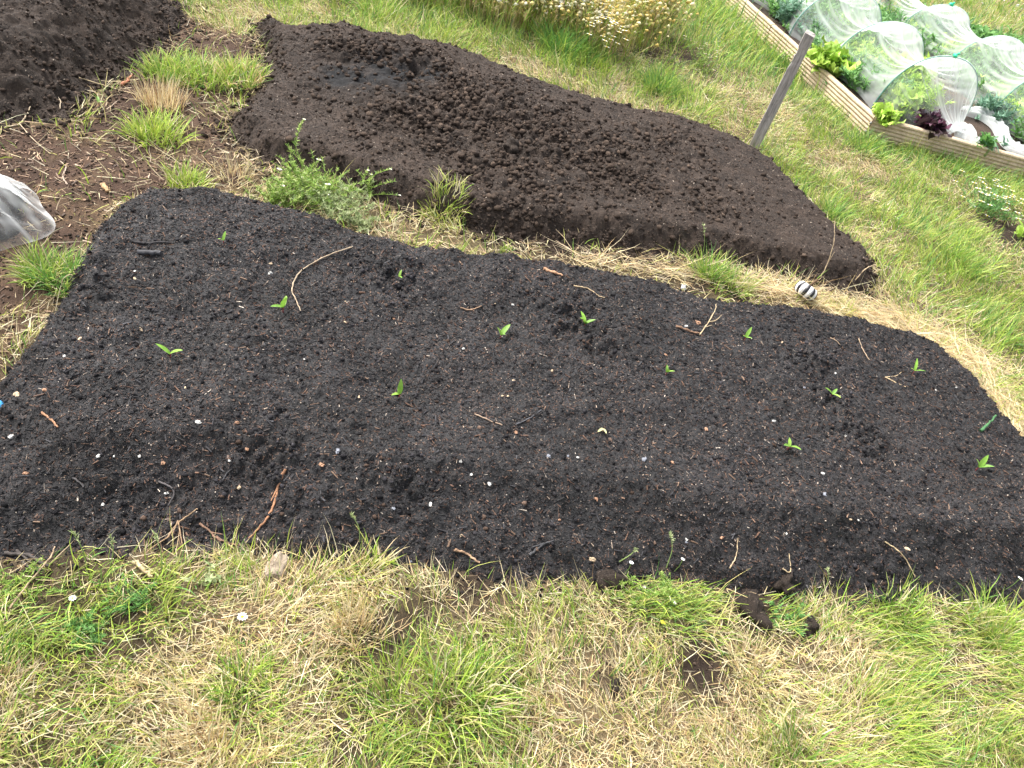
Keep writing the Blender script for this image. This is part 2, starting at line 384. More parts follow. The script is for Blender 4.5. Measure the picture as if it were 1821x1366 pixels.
bare, gr, st, pth, mid = veg_masks(X, Y)
far = sst(4.0, 7.5, Y)
soilc = np.array([.034, .023, .017]); strawc = np.array([.28, .215, .12]); greenc = np.array([.16, .22, .055])
nz = fbm(X, Y, .25, 4, 211)[:, None]; nb = fbm(X, Y, .05, 3, 213)[:, None]
gm = np.clip(.35 + .9 * (gr - st)[:, None] + .5 * nz, 0, 1) * (.25 + .75 * far[:, None])
cov = np.clip(.42 + .58 * far + .25 * st, 0, 1)[:, None] * (1 - np.clip(bare, 0, 1)[:, None])
vegc = strawc * (1 - gm) + greenc * gm
GC = soilc * (1 - cov) + vegc * cov
GC = GC * (1 + .35 * nb); GC = GC * (1 + pth[:, None] * np.array([1.0, .8, .7]))
DARKPATH = sst(.0, .05, poly_d(X, Y, [at(*q) for q in [(1560, -5), (1660, 25), (1700, 90), (1765, 78), (1835, 125), (1900, 170), (1850, 60), (1750, 40), (1640, 10), (1600, -30)]]))[:, None]
GC = GC * (1 - DARKPATH) + np.array([.05, .035, .028]) * DARKPATH
gg = Geo(); gg.add(np.stack([X, Y, Z], 1), grid_faces(len(gx), len(gy)), np.clip(GC, .01, 1))
tag(gg.build('ground', M_ground), kind='structure')

# ------------------------------------------------------------------ soil beds
def build_bed(name, fn, P, step, m, label, tint=None):
    P = np.array(P); x = np.arange(P[:, 0].min() - .08, P[:, 0].max() + .08, step); y = np.arange(P[:, 1].min() - .08, P[:, 1].max() + .08, step)
    X, Y = np.meshgrid(x, y, indexing='ij'); X = X.ravel(); Y = Y.ravel()
    X = X + .35 * step * (h2(np.arange(len(X)), np.zeros(len(X)), 1) - .5)
    d, h = fn(X, Y)
    Z = ground_h(X, Y) - .01 + h - .03 * sst(-.015, -.04, d)
    keep = d > -.045
    F = grid_faces(len(x), len(y)); F = F[keep[F].all(1)]
    used = np.zeros(len(X), bool); used[F.ravel()] = True
    idx = np.cumsum(used) - 1
    v = .15 * fbm(X, Y, .5, 3, 301) + .12 * fbm(X, Y, .04, 3, 303)
    C = np.ones((len(X), 3)) * (1 + v)[:, None]
    if tint is not None: C = tint(X, Y, d, C)
    g = Geo(); g.add(np.stack([X, Y, Z], 1)[used], idx[F], C[used])
    o = g.build(name, m); return tag(o, label, 'garden bed')
def tint_back(X, Y, d, C):
    wet = np.clip(blobs(X, Y, [(690, 122, .16, 1.3), (620, 128, .13, 1.2), (760, 122, .10, 1.2)], .13) * (.95 + .8 * fbm(X, Y, .06, 3, 305)), 0, 1)[:, None]
    C = C * (1 - wet) + np.array([.30, .42, .60]) * wet
    dry = np.clip(.5 + .8 * fbm(X, Y, .3, 3, 307), 0, 1)[:, None]
    return C * (1 + .25 * dry)
def tint_front(X, Y, d, C):
    red = np.clip(fbm(X, Y, .35, 3, 309) * 1.4, 0, 1)[:, None]
    edge = sst(.05, -.01, d)[:, None]; C = C * (1 + .42 * fbm(X, Y, .16, 4, 310))[:, None]
    C = C * (1 - .35 * red) + C * np.array([1.5, 1.15, 1.05]) * .35 * red
    return C * (1 - edge) + C * np.array([2.0, 1.45, 1.2]) * edge
build_bed('compost_bed', front_h, front, .0042, M_compost, 'large foreground bed of black woody compost planted with beet seedlings', tint_front)
build_bed('soil_bed', back_h, back, .0062, M_soil, 'middle bed of brown crumbly soil with a lumpy heap and wet dark patch', tint_back)
build_bed('soil_bed', left_h, left, .0080, M_soil, 'raised dark brown soil bed in the upper left corner beside the path', None)

# ------------------------------------------------------------------ scattered pieces on the beds
def scatter(n, box, fn, dmin=0.):
    x = R.uniform(box[0], box[1], n); y = R.uniform(box[2], box[3], n)
    d, h = fn(x, y); k = d > dmin; return x[k], y[k], (ground_h(x, y) - .01 + h)[k], d[k]
def boxes(g, x, y, z, L, W, T, col, tiltmax=.5, lift=0.):
    n = len(x); az = R.uniform(0, 2 * PI, n); ti = R.normal(0, tiltmax * .5, n); ro = R.normal(0, tiltmax, n)
    a = np.stack([np.cos(az) * np.cos(ti), np.sin(az) * np.cos(ti), np.sin(ti)], 1)
    s = np.stack([-np.sin(az), np.cos(az), np.zeros(n)], 1); u = np.cross(a, s)
    b = np.cos(ro)[:, None] * s + np.sin(ro)[:, None] * u; c = np.cross(a, b)
    P = np.stack([x, y, z + T * .4 + lift], 1)
    V = []
    e1 = R.uniform(.35, 1.1, n); e2 = R.uniform(.35, 1.1, n)
    sk = R.uniform(-.3, .3, n)
    for sa, e in ((-1, e1), (1, e2)):
        for sb, scc in ((-1, -1), (1, -1), (1, 1), (-1, 1)):
            V.append(P + a * ((sa * L / 2 + sb * sk * W)[:, None]) + b * ((sb * W / 2 * e)[:, None]) + c * ((scc * T / 2)[:, None]))
    V = np.stack(V, 1).reshape(-1, 3); o = (np.arange(n) * 8)[:, None]
    F = np.concatenate([o + np.array([q]) for q in [(0, 1, 5, 4), (1, 2, 6, 5), (2, 3, 7, 6), (3, 0, 4, 7), (0, 3, 2, 1), (4, 5, 6, 7)]])
    g.add(V, F, np.repeat(col, 8, 0))
def fan(g, x, y, z, L, W, col, tilt=.4):
    """tiny shreds, one bent leaf of two faces each"""
    n = len(x); az = R.uniform(0, 2 * PI, n); ti = R.normal(0, tilt, n)
    a = np.stack([np.cos(az) * np.cos(ti), np.sin(az) * np.cos(ti), np.sin(ti)], 1); s = np.stack([-np.sin(az), np.cos(az), R.normal(0, .5, n)], 1)
    P = np.stack([x, y, z + .0012], 1); up = np.array([0, 0, 1.]) * (W * .35)[:, None]
    V = np.stack([P - a * L[:, None] / 2, P - s * W[:, None] / 2, P + up + 0 * P, P + s * W[:, None] / 2, P + a * L[:, None] / 2], 1).reshape(-1, 3)
    o = (np.arange(n) * 5)[:, None]
    F = np.concatenate([o + np.array([q]) for q in [(0, 1, 2), (0, 2, 3), (1, 4, 2), (2, 4, 3)]])
    g.add(V, F, np.repeat(col, 5, 0))
def cpick(P, w, n):
    P = np.array(P); w = np.array(w, float); k = R.choice(len(P), n, p=w / w.sum()); return P[k] * R.uniform(.7, 1.3, (n, 1))
CH_COL = [(.005, .005, .0055), (.011, .0105, .0115), (.024, .023, .025), (.04, .030, .026), (.085, .045, .03), (.15, .09, .06), (.22, .17, .13), (.4, .34, .28)]
g = Geo()
x, y, z, d = scatter(150000, (-1.9, 2.3, .6, 2.8), front_h, -.01)
n = len(x); boxes(g, x, y, z, R.gamma(2.5, .0032, n) + .003, R.uniform(.001, .0032, n), R.uniform(.0006, .002, n), cpick(CH_COL, [22, 26, 20, 12, 7, 3, 1.2, .4], n) * (1 + .6 * fbm(x, y, .16, 4, 310))[:, None], .5)
x, y, z, d = scatter(230000, (-1.9, 2.3, .6, 2.8), front_h, -.01)
n = len(x); fan(g, x, y, z, R.uniform(.003, .008, n), R.uniform(.0012, .004, n), cpick(CH_COL, [20, 22, 20, 12, 8, 4.5, 2.2, .9], n) * (1 + .6 * fbm(x, y, .16, 4, 310))[:, None])
x, y, z, d = scatter(4200, (-1.9, 2.3, .6, 2.8), front_h, -.01); n = len(x)
boxes(g, x, y, z + .001, R.uniform(.010, .024, n), R.uniform(.0015, .0045, n), R.uniform(.0015, .004, n), cpick([(.008, .008, .009), (.022, .021, .024), (.045, .044, .048), (.10, .055, .035), (.17, .11, .075)], [8, 10, 6, 3, 1.5], n), .45)
tag(g.build('compost_chips', M_chip, smooth=False), 'fine woody black and reddish shreds covering the foreground compost bed', 'wood chips', kind='stuff')
g = Geo()
SO_COL = [(.014, .0095, .007), (.028, .019, .014), (.045, .031, .023), (.07, .048, .035), (.15, .115, .09), (.3, .25, .2)]
for fn, bx, n0 in ((back_h, (-2, 1.8, 2.3, 4.5), 90000), (left_h, (-4, -1.7, 2, 4.2), 40000)):
    x, y, z, d = scatter(n0, bx, fn, -.01); k = R.random(len(x)) > 1.2 * blobs(x, y, [(690, 122, .15, 1.), (620, 128, .12, 1.), (760, 122, .09, 1.)], .13); x, y, z = x[k], y[k], z[k]; n = len(x)
    fan(g, x, y, z, R.uniform(.004, .014, n), R.uniform(.002, .005, n), cpick(SO_COL, [16, 22, 24, 18, 5, 1.2], n))
tag(g.build('soil_crumbs', M_chip, smooth=False), 'loose crumbs and fibres scattered over the brown soil beds', 'soil crumbs', kind='stuff')

_t = (1 + 5 ** .5) / 2
ICO = np.array([(-1, _t, 0), (1, _t, 0), (-1, -_t, 0), (1, -_t, 0), (0, -1, _t), (0, 1, _t), (0, -1, -_t), (0, 1, -_t), (_t, 0, -1), (_t, 0, 1), (-_t, 0, -1), (-_t, 0, 1)]) / 1.9
ICF = np.array([(0, 11, 5), (0, 5, 1), (0, 1, 7), (0, 7, 10), (0, 10, 11), (1, 5, 9), (5, 11, 4), (11, 10, 2), (10, 7, 6), (7, 1, 8), (3, 9, 4), (3, 4, 2), (3, 2, 6), (3, 6, 8), (3, 8, 9), (4, 9, 5), (2, 4, 11), (6, 2, 10), (8, 6, 7), (9, 8, 1)])
def crumbs(g, x, y, z, r, col):
    n = len(x); a = R.uniform(0, 6.28, n); V = np.tile(ICO, (n, 1, 1)) * R.uniform(.55, 1.35, (n, 12, 1)) * R.uniform(.7, 1.3, (n, 1, 3))
    ca, sa = np.cos(a)[:, None], np.sin(a)[:, None]; X = V[..., 0] * ca - V[..., 1] * sa; Y = V[..., 0] * sa + V[..., 1] * ca
    P = np.stack([x[:, None] + X * r[:, None], y[:, None] + Y * r[:, None], (z + r * .25)[:, None] + V[..., 2] * r[:, None] * .8], -1).reshape(-1, 3)
    g.add(P, (ICF[None] + (np.arange(n) * 12)[:, None, None]).reshape(-1, 3), np.repeat(col, 12, 0))
g = Geo()
n = 120000; x = R.uniform(-2., 1.8, n); y = R.uniform(2.2, 4.6, n); d = poly_d(x, y, back)
lm = np.clip(blobs(x, y, [(700, 110, .32, 1.), (850, 180, .32, 1.1), (980, 230, .30, 1), (760, 200, .28, .9), (1100, 270, .28, .9), (900, 290, .25, .9), (640, 80, .2, 1), (1250, 330, .2, .45), (1200, 240, .2, .5)], .14), 0, 1)
wt_ = np.clip(blobs(x, y, [(680, 125, .13, 1.2), (620, 130, .10, 1.), (750, 130, .08, .9)], .14), 0, 1)
k = (d > R.uniform(-.09, .0, n)) & (R.random(n) > .93 * wt_) & (R.random(n) < .035 + .85 * lm * np.clip(.6 + fbm(x, y, .09, 3, 611), 0, 1) + .5 * sst(.12, .0, d)); x, y, lm = x[k], y[k], lm[k]; n = len(x)
crumbs(g, x, y, total_h(x, y), np.minimum(R.gamma(1.5, .0021, n) * (1 + .9 * lm) + .0014, .0135), cpick([(.027, .019, .0145), (.040, .0285, .0215), (.056, .040, .030), (.078, .056, .042)], [6, 10, 6, 2], n))
n = 40000; x = R.uniform(-3.9, -1.6, n); y = R.uniform(1.9, 4.3, n); d = poly_d(x, y, left)
k = (d > R.uniform(-.12, .0, n)) & (R.random(n) < .4 * np.clip(.6 + fbm(x, y, .15, 3, 613), .1, 1) + .35 * sst(.2, .0, d)); x, y = x[k], y[k]; n = len(x)
crumbs(g, x, y, total_h(x, y), np.minimum(R.gamma(2.2, .0018, n) + .002, .009), cpick([(.027, .019, .0145), (.040, .0285, .0215), (.056, .040, .030), (.078, .056, .042)], [6, 10, 6, 2], n))
tag(g.build('soil_clods', M_crumb), 'loose brown clods and crumbs over and around the brown beds', 'soil clods', kind='stuff')
g = Geo()
n = 60000; x = R.uniform(-1.9, 2.3, n); y = R.uniform(.55, 2.85, n); d = poly_d(x, y, front)
rg = np.clip(blobs(x, y, FR, .12), 0, 1)
k = (d > R.uniform(-.06, .01, n)) & (R.random(n) < .22 + .55 * rg + .3 * sst(.15, .0, d)); x, y, rg = x[k], y[k], rg[k]; n = len(x)
crumbs(g, x, y, total_h(x, y), np.minimum(R.gamma(2.0, .0012, n) * (1 + 1.0 * rg) + .0012, .007), cpick([(.011, .0105, .0115), (.02, .019, .021), (.033, .031, .034), (.06, .04, .03), (.12, .08, .06)], [8, 10, 5, 1.5, .5], n) * (1 + .6 * fbm(x, y, .16, 4, 310))[:, None])
tag(g.build('compost_crumbs', M_crumb), 'black crumbs of compost over the front bed and spilling onto its edges', 'compost crumbs', kind='stuff')

g = Geo(); n = 90000; x = R.uniform(-2.8, 2.4, n); y = R.uniform(.2, 3.8, n); d = bed_d(x, y); ba = np.clip(np.maximum(blobs(x, y, BARE), sst(-.03, .05, poly_d(x, y, PATHPOLY))), 0, 1)
k = (d < .0) & (R.random(n) < .03 + .6 * ba); x, y = x[k], y[k]; n = len(x)
crumbs(g, x, y, total_h(x, y), np.minimum(R.gamma(2., .0011, n) + .001, .006), cpick([(.03, .021, .015), (.05, .035, .026), (.075, .053, .04), (.11, .08, .06)], [8, 10, 6, 2], n))
tag(g.build('ground_crumbs', M_crumb), 'small crumbs of brown earth on the bare patches of ground', 'soil crumbs', kind='stuff')

# irregular lumps (pebbles, clods)
def lump(g, c, r, col, sx=1., sy=1., sz=.7, nu=7, nv=10, amp=.25, sub=0):
    th = np.linspace(0, PI, nu)[:, None]; ph = (np.arange(nv + 1) * 2 * PI / nv)[None, :]
    x = np.sin(th) * np.cos(ph); y = np.sin(th) * np.sin(ph); z = np.cos(th) * np.ones_like(ph)
    s = R.integers(0, 9999)
    ph2 = np.round(np.mod(ph, 2 * PI), 5)
    rr = 1 + amp * (vn(np.cos(ph2) * np.sin(th) * 3 + z * 2, np.sin(ph2) * np.sin(th) * 3 - z, 1.2, s) * 2 - 1)
    a = R.uniform(0, PI); ca, sa = math.cos(a), math.sin(a)
    X = x * sx * rr * r; Yy = y * sy * rr * r; Zz = z * sz * rr * r
    V = np.stack([c[0] + X * ca - Yy * sa, c[1] + X * sa + Yy * ca, c[2] + Zz], -1).reshape(-1, 3)
    g.add(V, grid_faces(nu, nv + 1), col)
PEB = dict(white=[(20, 778, 9), (353, 752, 8), (240, 483, 5), (480, 487, 9), (175, 812, 7), (248, 812, 6), (820, 822, 9), (1220, 582, 8), (912, 543, 7), (1375, 750, 8), (203, 812, 4), (870, 862, 8), (1503, 775, 8), (1462, 843, 8), (1526, 926, 5), (296, 878, 6), (765, 898, 8), (1027, 815, 6), (1220, 960, 6), (183, 898, 6), (1398, 950, 5), (838, 845, 5), (1485, 665, 6), (824, 621, 7), (1700, 690, 5), (1640, 1010, 4), (115, 634, 6), (408, 820, 5), (1663, 695, 6), (541, 640, 4)],
           tan=[(30, 703, 13), (240, 497, 8), (638, 707, 6), (913, 678, 7), (880, 541, 5), (614, 574, 5), (893, 706, 5), (903, 706, 5), (425, 868, 7), (1512, 925, 6), (981, 661, 6), (482, 470, 7), (142, 604, 7), (614, 537, 4), (1612, 977, 11), (1390, 610, 7), (250, 588, 9), (1053, 996, 12), (820, 953, 6), (330, 690, 5)],
           orange=[(1240, 575, 17), (1255, 765, 10), (918, 770, 8), (1195, 823, 8), (290, 824, 8), (572, 828, 9), (80, 695, 7), (45, 843, 7), (440, 800, 7), (1184, 632, 7), (700, 568, 5), (421, 753, 8), (1283, 957, 7), (995, 925, 5), (1665, 1010, 6), (1060, 888, 8)],
           grey=[(600, 803, 10), (1430, 690, 6), (975, 812, 9), (1466, 880, 9), (730, 1000, 6), (700, 905, 7), (1220, 965, 6), (1010, 812, 6), (1145, 818, 14)])
PC = dict(white=(.52, .51, .48), tan=(.50, .38, .25), orange=(.32, .18, .11), grey=(.20, .21, .24))
for kk, L in PEB.items():
    for i, (px, py, sz) in enumerate(L):
        c = S(px, py, .002); r = sz * .00068
        g = Geo(); lump(g, (0, 0, 0), r, np.array(PC[kk]) * R.uniform(.8, 1.15), 1.1, .8, .6, amp=.55)
        o = g.build('pebble', M_stone, smooth=False); o.location = c
        if sz == 17: tag(o, 'largest orange tan stone chip, beside the twiggy dead stalk near the middle bed', 'stone')
        elif sz == 14: tag(o, 'wide flat grey chip on the compost below the middle seedlings', 'stone')
        elif sz == 13: tag(o, 'angular tan pebble at the left edge of the compost bed', 'stone')
        else: tag(o, 'small %s pebble lying on the black compost' % kk, 'pebble', '%s pebbles on the black compost' % kk)
# larger clods lying on the brown soil and path
for px, py, sz, lb in [(910, 262, .036, 'largest brown soil clod in the middle of the brown bed'), (1085, 275, .030, 'round soil clod right of the largest clod on the brown bed'), (1150, 1200, .0, ''), (1085, 1035, .030, 'dark soil clod at the front edge of the compost bed beside grass'), (1335, 1085, .045, 'bare soil lump among grass at the front right of the compost bed'), (1395, 1040, .03, 'small dark clod at the front edge above the soil lump'),
                       (1437, 1118, .025, 'soil clod with a pale chip behind low weeds in front'), (1092, 1222, .016, 'brownish pebble sunk in dry grass at the bottom'), (985, 200, .02, 'dark clod near the right slope of the lumpy heap'), (1040, 195, .022, 'dark clod close to the short stick on the brown bed')]:
    if not sz: continue
    g = Geo(); lump(g, (0, 0, 0), sz, (1, 1, 1), 1.1, .85, .75, 14, 20, .5)
    o = g.build('soil_clod', M_clod); o.location = S(px, py, sz * .2); tag(o, lb, 'soil clod')
g = Geo(); lump(g, (0, 0, 0), .028, (.30, .24, .18), 1.1, .9, .3, 16, 24, .45); o = g.build('flat_stone', M_stone, smooth=False); o.location = S(495, 1018, .018); o.rotation_euler = (.5, .2, .4)
tag(o, 'flat pinkish tan stone on the grass edge at the front of the compost', 'stone')

# ------------------------------------------------------------------ twigs and stalks
def twig(name, pts, r0, r1, col, label, cat='twig', lift=.004, raw=False, branches=(), group=None, m=None):
    P = [np.array(p) if raw else S(p[0], p[1], lift + (p[2] if len(p) > 2 else 0)) for p in pts]
    o0 = P[0].copy(); r0 = r0 * .78; r1 = r1 * .78; L = smooth_line(P, 6); L = L + R.normal(0, r0 * .3, L.shape)
    g = Geo(); tube(g, L, np.linspace(r0, r1, len(L)) * R.uniform(.8, 1.2, len(L)), np.array(col) * R.uniform(.7, 1.1, (len(L), 1)), 6)
    for b in branches:
        Q = [S(p[0], p[1], lift + (p[2] if len(p) > 2 else 0)) for p in b]; L = smooth_line(Q, 4)
        tube(g, L, np.linspace(r1 * 1.1, r1 * .6, len(L)), np.array(col), 5)
    o = g.build(name, m or M_twig, loc=o0); return tag(o, label, cat, group)
STR = (.52, .40, .24); BRN = (.20, .115, .07); DRK = (.022, .02, .021); GRY = (.13, .12, .115)
twig('grass_stalk', [(675, 431), (620, 444), (570, 463), (533, 487), (519, 515), (527, 538), (534, 556)], .0026, .0018, (.44, .34, .23), 'long curved dry stalk arching across the left of the compost bed', 'stalk', .006)
twig('twig', [(507, 835), (494, 868), (484, 905), (468, 932), (442, 960)], .005, .0028, (.30, .15, .08), 'reddish brown curved twig on the lower left compost slope', branches=[[(494, 868), (482, 893)]])
twig('twig', [(843, 738), (866, 748), (892, 758)], .0028, .0022, (.28, .2, .14), 'thin brown twig forming the left half of a V on the compost')
twig('twig', [(918, 756), (940, 746), (962, 731)], .0022, .0016, (.10, .10, .11), 'thin dark grey twig forming the right half of a V on the compost')
twig('twig', [(1202, 583), (1222, 589), (1243, 595)], .006, .004, (.22, .13, .08), 'short thick brown stick beside the orange stone chip')
twig('dead_stalk', [(1243, 597), (1256, 580, .015), (1264, 566, .03), (1264, 558, .04)], .0025, .0016, STR, 'branching pale dead stalk beside the orange stone chip', 'stalk', branches=[[(1256, 580, .015), (1268, 579, .02), (1276, 574, .03)], [(1249, 588, .01), (1262, 586, .015)]])
twig('grass_stalk', [(1526, 604), (1533, 622), (1545, 642)], .0022, .0016, (.40, .30, .2), 'thin straight dry stem on the upper right of the compost', 'stalk')
twig('grass_stalk', [(1476, 602), (1486, 607), (1494, 616)], .0018, .0012, (.36, .26, .17), 'short dry stem left of the thin straight stem on the compost', 'stalk')
twig('twig', [(233, 432), (260, 435), (302, 434)], .006, .004, DRK, 'blackened stick lying across the upper left compost')
twig('charred_wood', [(246, 451), (284, 453)], .010, .009, (.05, .05, .055), 'short blackish wood block below the blackened stick', 'wood piece')
twig('twig', [(1573, 672), (1590, 681), (1609, 690)], .0026, .002, STR, 'pale forked stem at the far right of the compost', branches=[[(1573, 672), (1592, 670), (1602, 663)]])
twig('twig', [(819, 549), (838, 553), (855, 545)], .004, .002, (.34, .22, .14), 'short pale brown twig above the centre of the compost')
twig('twig', [(1020, 510), (1045, 515), (1062, 527), (1075, 532)], .003, .002, (.40, .3, .18), 'dry curled twig at the far edge of the compost')
twig('twig', [(282, 858), (310, 875), (300, 900)], .003, .002, (.09, .08, .08), 'dark bent twig on the left compost slope')
twig('twig', [(75, 736), (92, 749), (103, 762)], .004, .003, (.30, .16, .09), 'reddish twig left of the bent twig on the compost')
twig('twig', [(126, 848), (150, 868)], .004, .003, (.06, .055, .055), 'blackish straight twig low on the left slope of compost')
twig('twig', [(940, 990), (962, 972), (984, 963)], .005, .003, (.05, .05, .053), 'black forked stick at the front centre of the compost', branches=[[(945, 975), (984, 963)]])
twig('twig', [(808, 980), (832, 988), (852, 1003)], .0045, .003, (.30, .19, .12), 'bent brown twig at the front edge left of the black forked stick')
twig('dead_stalk', [(1573, 965), (1600, 985), (1617, 1010), (1626, 1028)], .0026, .0016, STR, 'pale dead stem at the front right edge of the compost', 'stalk')
twig('dead_stalk', [(1296, 1012), (1308, 990), (1311, 958)], .0022, .0016, (.42, .32, .2), 'upright thin dead stem on the front right slope', 'stalk')
twig('dead_stalk', [(1390, 1013), (1404, 1018), (1402, 986)], .0022, .0016, STR, 'small V shaped dead stem on the front right slope', 'stalk')
twig('twig', [(20, 1092), (55, 1045), (92, 1000), (101, 980)], .003, .0018, (.36, .26, .17), 'long thin leaning twig at the lower left edge', lift=.02)
twig('twig', [(8, 985), (50, 990), (85, 1010)], .006, .004, (.06, .05, .045), 'thick dark root piece at the lower left edge of compost', branches=[[(40, 1000), (62, 1020)], [(30, 980), (55, 1002)]])
twig('root', [(300, 960), (318, 935), (338, 920), (352, 910)], .003, .002, (.30, .2, .12), 'frayed brown root sticking out of the lower left slope', 'root', .012, branches=[[(318, 935, .01), (306, 958)], [(318, 935), (325, 975)], [(300, 960), (270, 980), (250, 1000)]])
twig('root', [(355, 932), (375, 948), (392, 962), (430, 972)], .004, .002, (.20, .12, .08), 'fibrous brown root right of the frayed root', 'root', branches=[[(375, 948), (396, 952)], [(385, 955), (400, 966)]])
twig('stick', [(1008, 163, .02), (1020, 183, .004)], .006, .005, (.10, .075, .06), 'short straight stick poking from the back edge of the brown bed', 'stick')
twig('stick', [(1316, 256), (1346, 266)], .006, .004, (.55, .42, .25), 'pale stick lying at the foot of the leaning post', 'stick')
twig('dead_stalk', [(1452, 505), (1462, 484, .05), (1462, 462, .09), (1455, 440, .13)], .0035, .0018, (.42, .32, .2), 'tall pale dead stalk behind the striped pumpkin', 'stalk', branches=[[(1462, 484, .05), (1470, 470, .06)]])
twig('dead_stalk', [(1520, 500), (1530, 492, .03), (1545, 488, .05)], .003, .002, (.5, .38, .24), 'short dead stem at the right corner of the brown bed', 'stalk')
twig('dead_stalk', [(10, 228), (35, 222), (48, 205), (54, 192)], .004, .0025, (.48, .38, .26), 'forked dry stem on the upper left soil slope', 'stalk', branches=[[(35, 222), (60, 250), (90, 275)]])
twig('dead_stalk', [(103, 170), (108, 182), (107, 195)], .003, .002, (.55, .45, .32), 'small white dry stem on the upper left soil slope', 'stalk')
twig('root', [(120, 330), (112, 315), (118, 300), (108, 288)], .004, .003, (.34, .26, .2), 'curled pale root on the woodchip path', 'root')
twig('dry_leaf', [(218, 153), (228, 143), (236, 131)], .010, .003, (.40, .16, .09), 'curled reddish dead leaf between soil slope and dry tuft', 'leaf')
twig('dry_leaf', [(182, 330), (196, 342)], .013, .007, (.42, .27, .14), 'curled tan leaf on the woodchip path near the net', 'leaf')
twig('stalk', [(140, 140), (200, 158), (250, 172)], .003, .002, STR, 'long dry straw pointing into the tan stubble tuft', 'stalk')
twig('fallen_branch', [(965, 480), (985, 487), (1000, 492)], .008, .004, (.42, .24, .14), 'curled orange brown bark piece at far compost edge', 'bark')
twig('plastic_strip', [(1742, 769, .0), (1752, 760, .01), (1762, 748, .02)], .007, .004, (.05, .15, .05), 'dark green strip sticking up at the right rim of the compost', 'plastic strip', m=M_plastic)
g = Geo(); lump(g, (0, 0, 0), .012, (.06, .30, .62), 1.3, .8, .8, amp=.1); o = g.build('plastic_piece', M_plastic); o.location = S(-1, 722, .005); tag(o, 'bright blue plastic piece at the left edge of the picture', 'plastic piece')
g = Geo(); lump(g, (0, 0, 0), .016, (.62, .64, .66), 1.2, .6, .6, amp=.6); o = g.build('plastic_scrap', M_plastic, smooth=False); o.location = S(1214, 514, .008); tag(o, 'crumpled pale scrap on the bare path between the two beds', 'scrap')
twig('stalk', [(243, 1008), (258, 1022), (272, 1035)], .006, .0045, (.46, .35, .21), 'thick straw coloured stalk piece at the lower left grass edge', 'stalk', lift=.02)

# ------------------------------------------------------------------ leaves and seedlings
def leaf(g, base, az, tilt, L, W, col, curl=.8, fold=.25, n=6, ruffle=0., twist=0.):
    t = np.linspace(0, 1, n + 1); dh = np.array([math.cos(az), math.sin(az), 0]); s0 = np.array([-math.sin(az), math.cos(az), 0])
    p = np.array(base, float); V = []
    for i, q in enumerate(t):
        a = tilt + curl * q
        d = math.sin(a) * dh + math.cos(a) * np.array([0, 0, 1]); nn = -math.cos(a) * dh + math.sin(a) * np.array([0, 0, 1])
        s = math.cos(twist) * s0 + math.sin(twist) * nn
        w = W * .5 * (math.sin(PI * min(1, .06 + .94 * q) ** .8) ** .8 if q < 1 else 0.0) + W * .03
        rz = ruffle * W * R.normal(0, 1, 2) if ruffle else (0, 0)
        V += [p - s * w + nn * (w * fold + rz[0]), p, p + s * w + nn * (w * fold + rz[1])]
        p = p + d * L / n
    g.add(V, grid_faces(n + 1, 3), col)
SEED = [(397, 432, .035, 'tiny seedling with a reddish dead leaf in the upper left compost', 2, 'x'), (303, 636, .052, 'two leaved V shaped seedling on the left of the compost', 2, 'V'), (503, 556, .070, 'largest upright bright seedling beside the curved stalk', 3, 'U'),
        (709, 496, .035, 'small seedling in the hollow near the far edge', 2, 'x'), (889, 602, .055, 'three leaved seedling in the middle, left of the crossing leaf one', 3, 'x'), (1038, 582, .062, 'seedling with crossing leaves in the rough hollow', 4, 'x'),
        (1323, 605, .05, 'seedling just right of the branching dead stalk', 3, 'x'), (1183, 667, .045, 'seedling low in the centre right of the compost', 3, 'x'), (709, 707, .055, 'single upright leaf seedling in the middle left', 2, 'U'),
        (1071, 766, .03, 'pale wilted seedling in the lower centre', 2, 'w'), (1399, 800, .058, 'spreading thin leaved seedling in the lower right', 3, 'x'), (1476, 706, .05, 'yellowish seedling beside the dark rough hollow', 3, 'x'),
        (1621, 666, .062, 'narrow leaved seedling nearest the far right edge', 3, 'n'), (1735, 836, .058, 'broad leaved seedling nearest the right picture edge', 3, 'x'), (176, 188, .05, 'lone seedling on the soil slope by the path', 3, 'U')]
for px, py, L, lb, nl, kd in SEED:
    L = L * .98
    b = S(px, py, 0); e = empty('beet_seedling', b, lb, 'seedling', 'beet seedlings' if px != 176 else None)
    g = Geo(); hs = L * .28; tube(g, [(0, 0, -.01), (.001, 0, hs * .5), (0, .001, hs)], [.0013, .0013, .001], (.32, .05, .06), 5); g.build('stem', M_leaf, e)
    az0 = R.uniform(0, 6.28)
    for i in range(nl):
        if kd == 'V': az, tl = (PI * (i == 0) + .1, .75)
        elif kd == 'U': az, tl = (az0 + i * 2.3, .15 if i == 0 else .95)
        elif kd == 'w': az, tl = (-PI / 2 + (i - .5) * 1.2, 1.3)
        else: az, tl = (az0 + i * 2 * PI / nl + R.normal(0, .3), R.uniform(.4, 1.0))
        LL = L * (1 if i == 0 or kd == 'V' else R.uniform(.55, .9)) * .85
        g = Geo(); c = np.array([(.20, .38, .05), (.26, .43, .07), (.17, .34, .05)][i % 3]) * R.uniform(.8, 1.15); 
        if kd == 'w': c = np.array((.55, .55, .28))
        leaf(g, (0, 0, hs * .95), az, tl, LL, LL * (.2 if kd == 'n' else R.uniform(.26, .36)), c, .5, .3, 7)
        g.build('leaf', M_leaf, e)

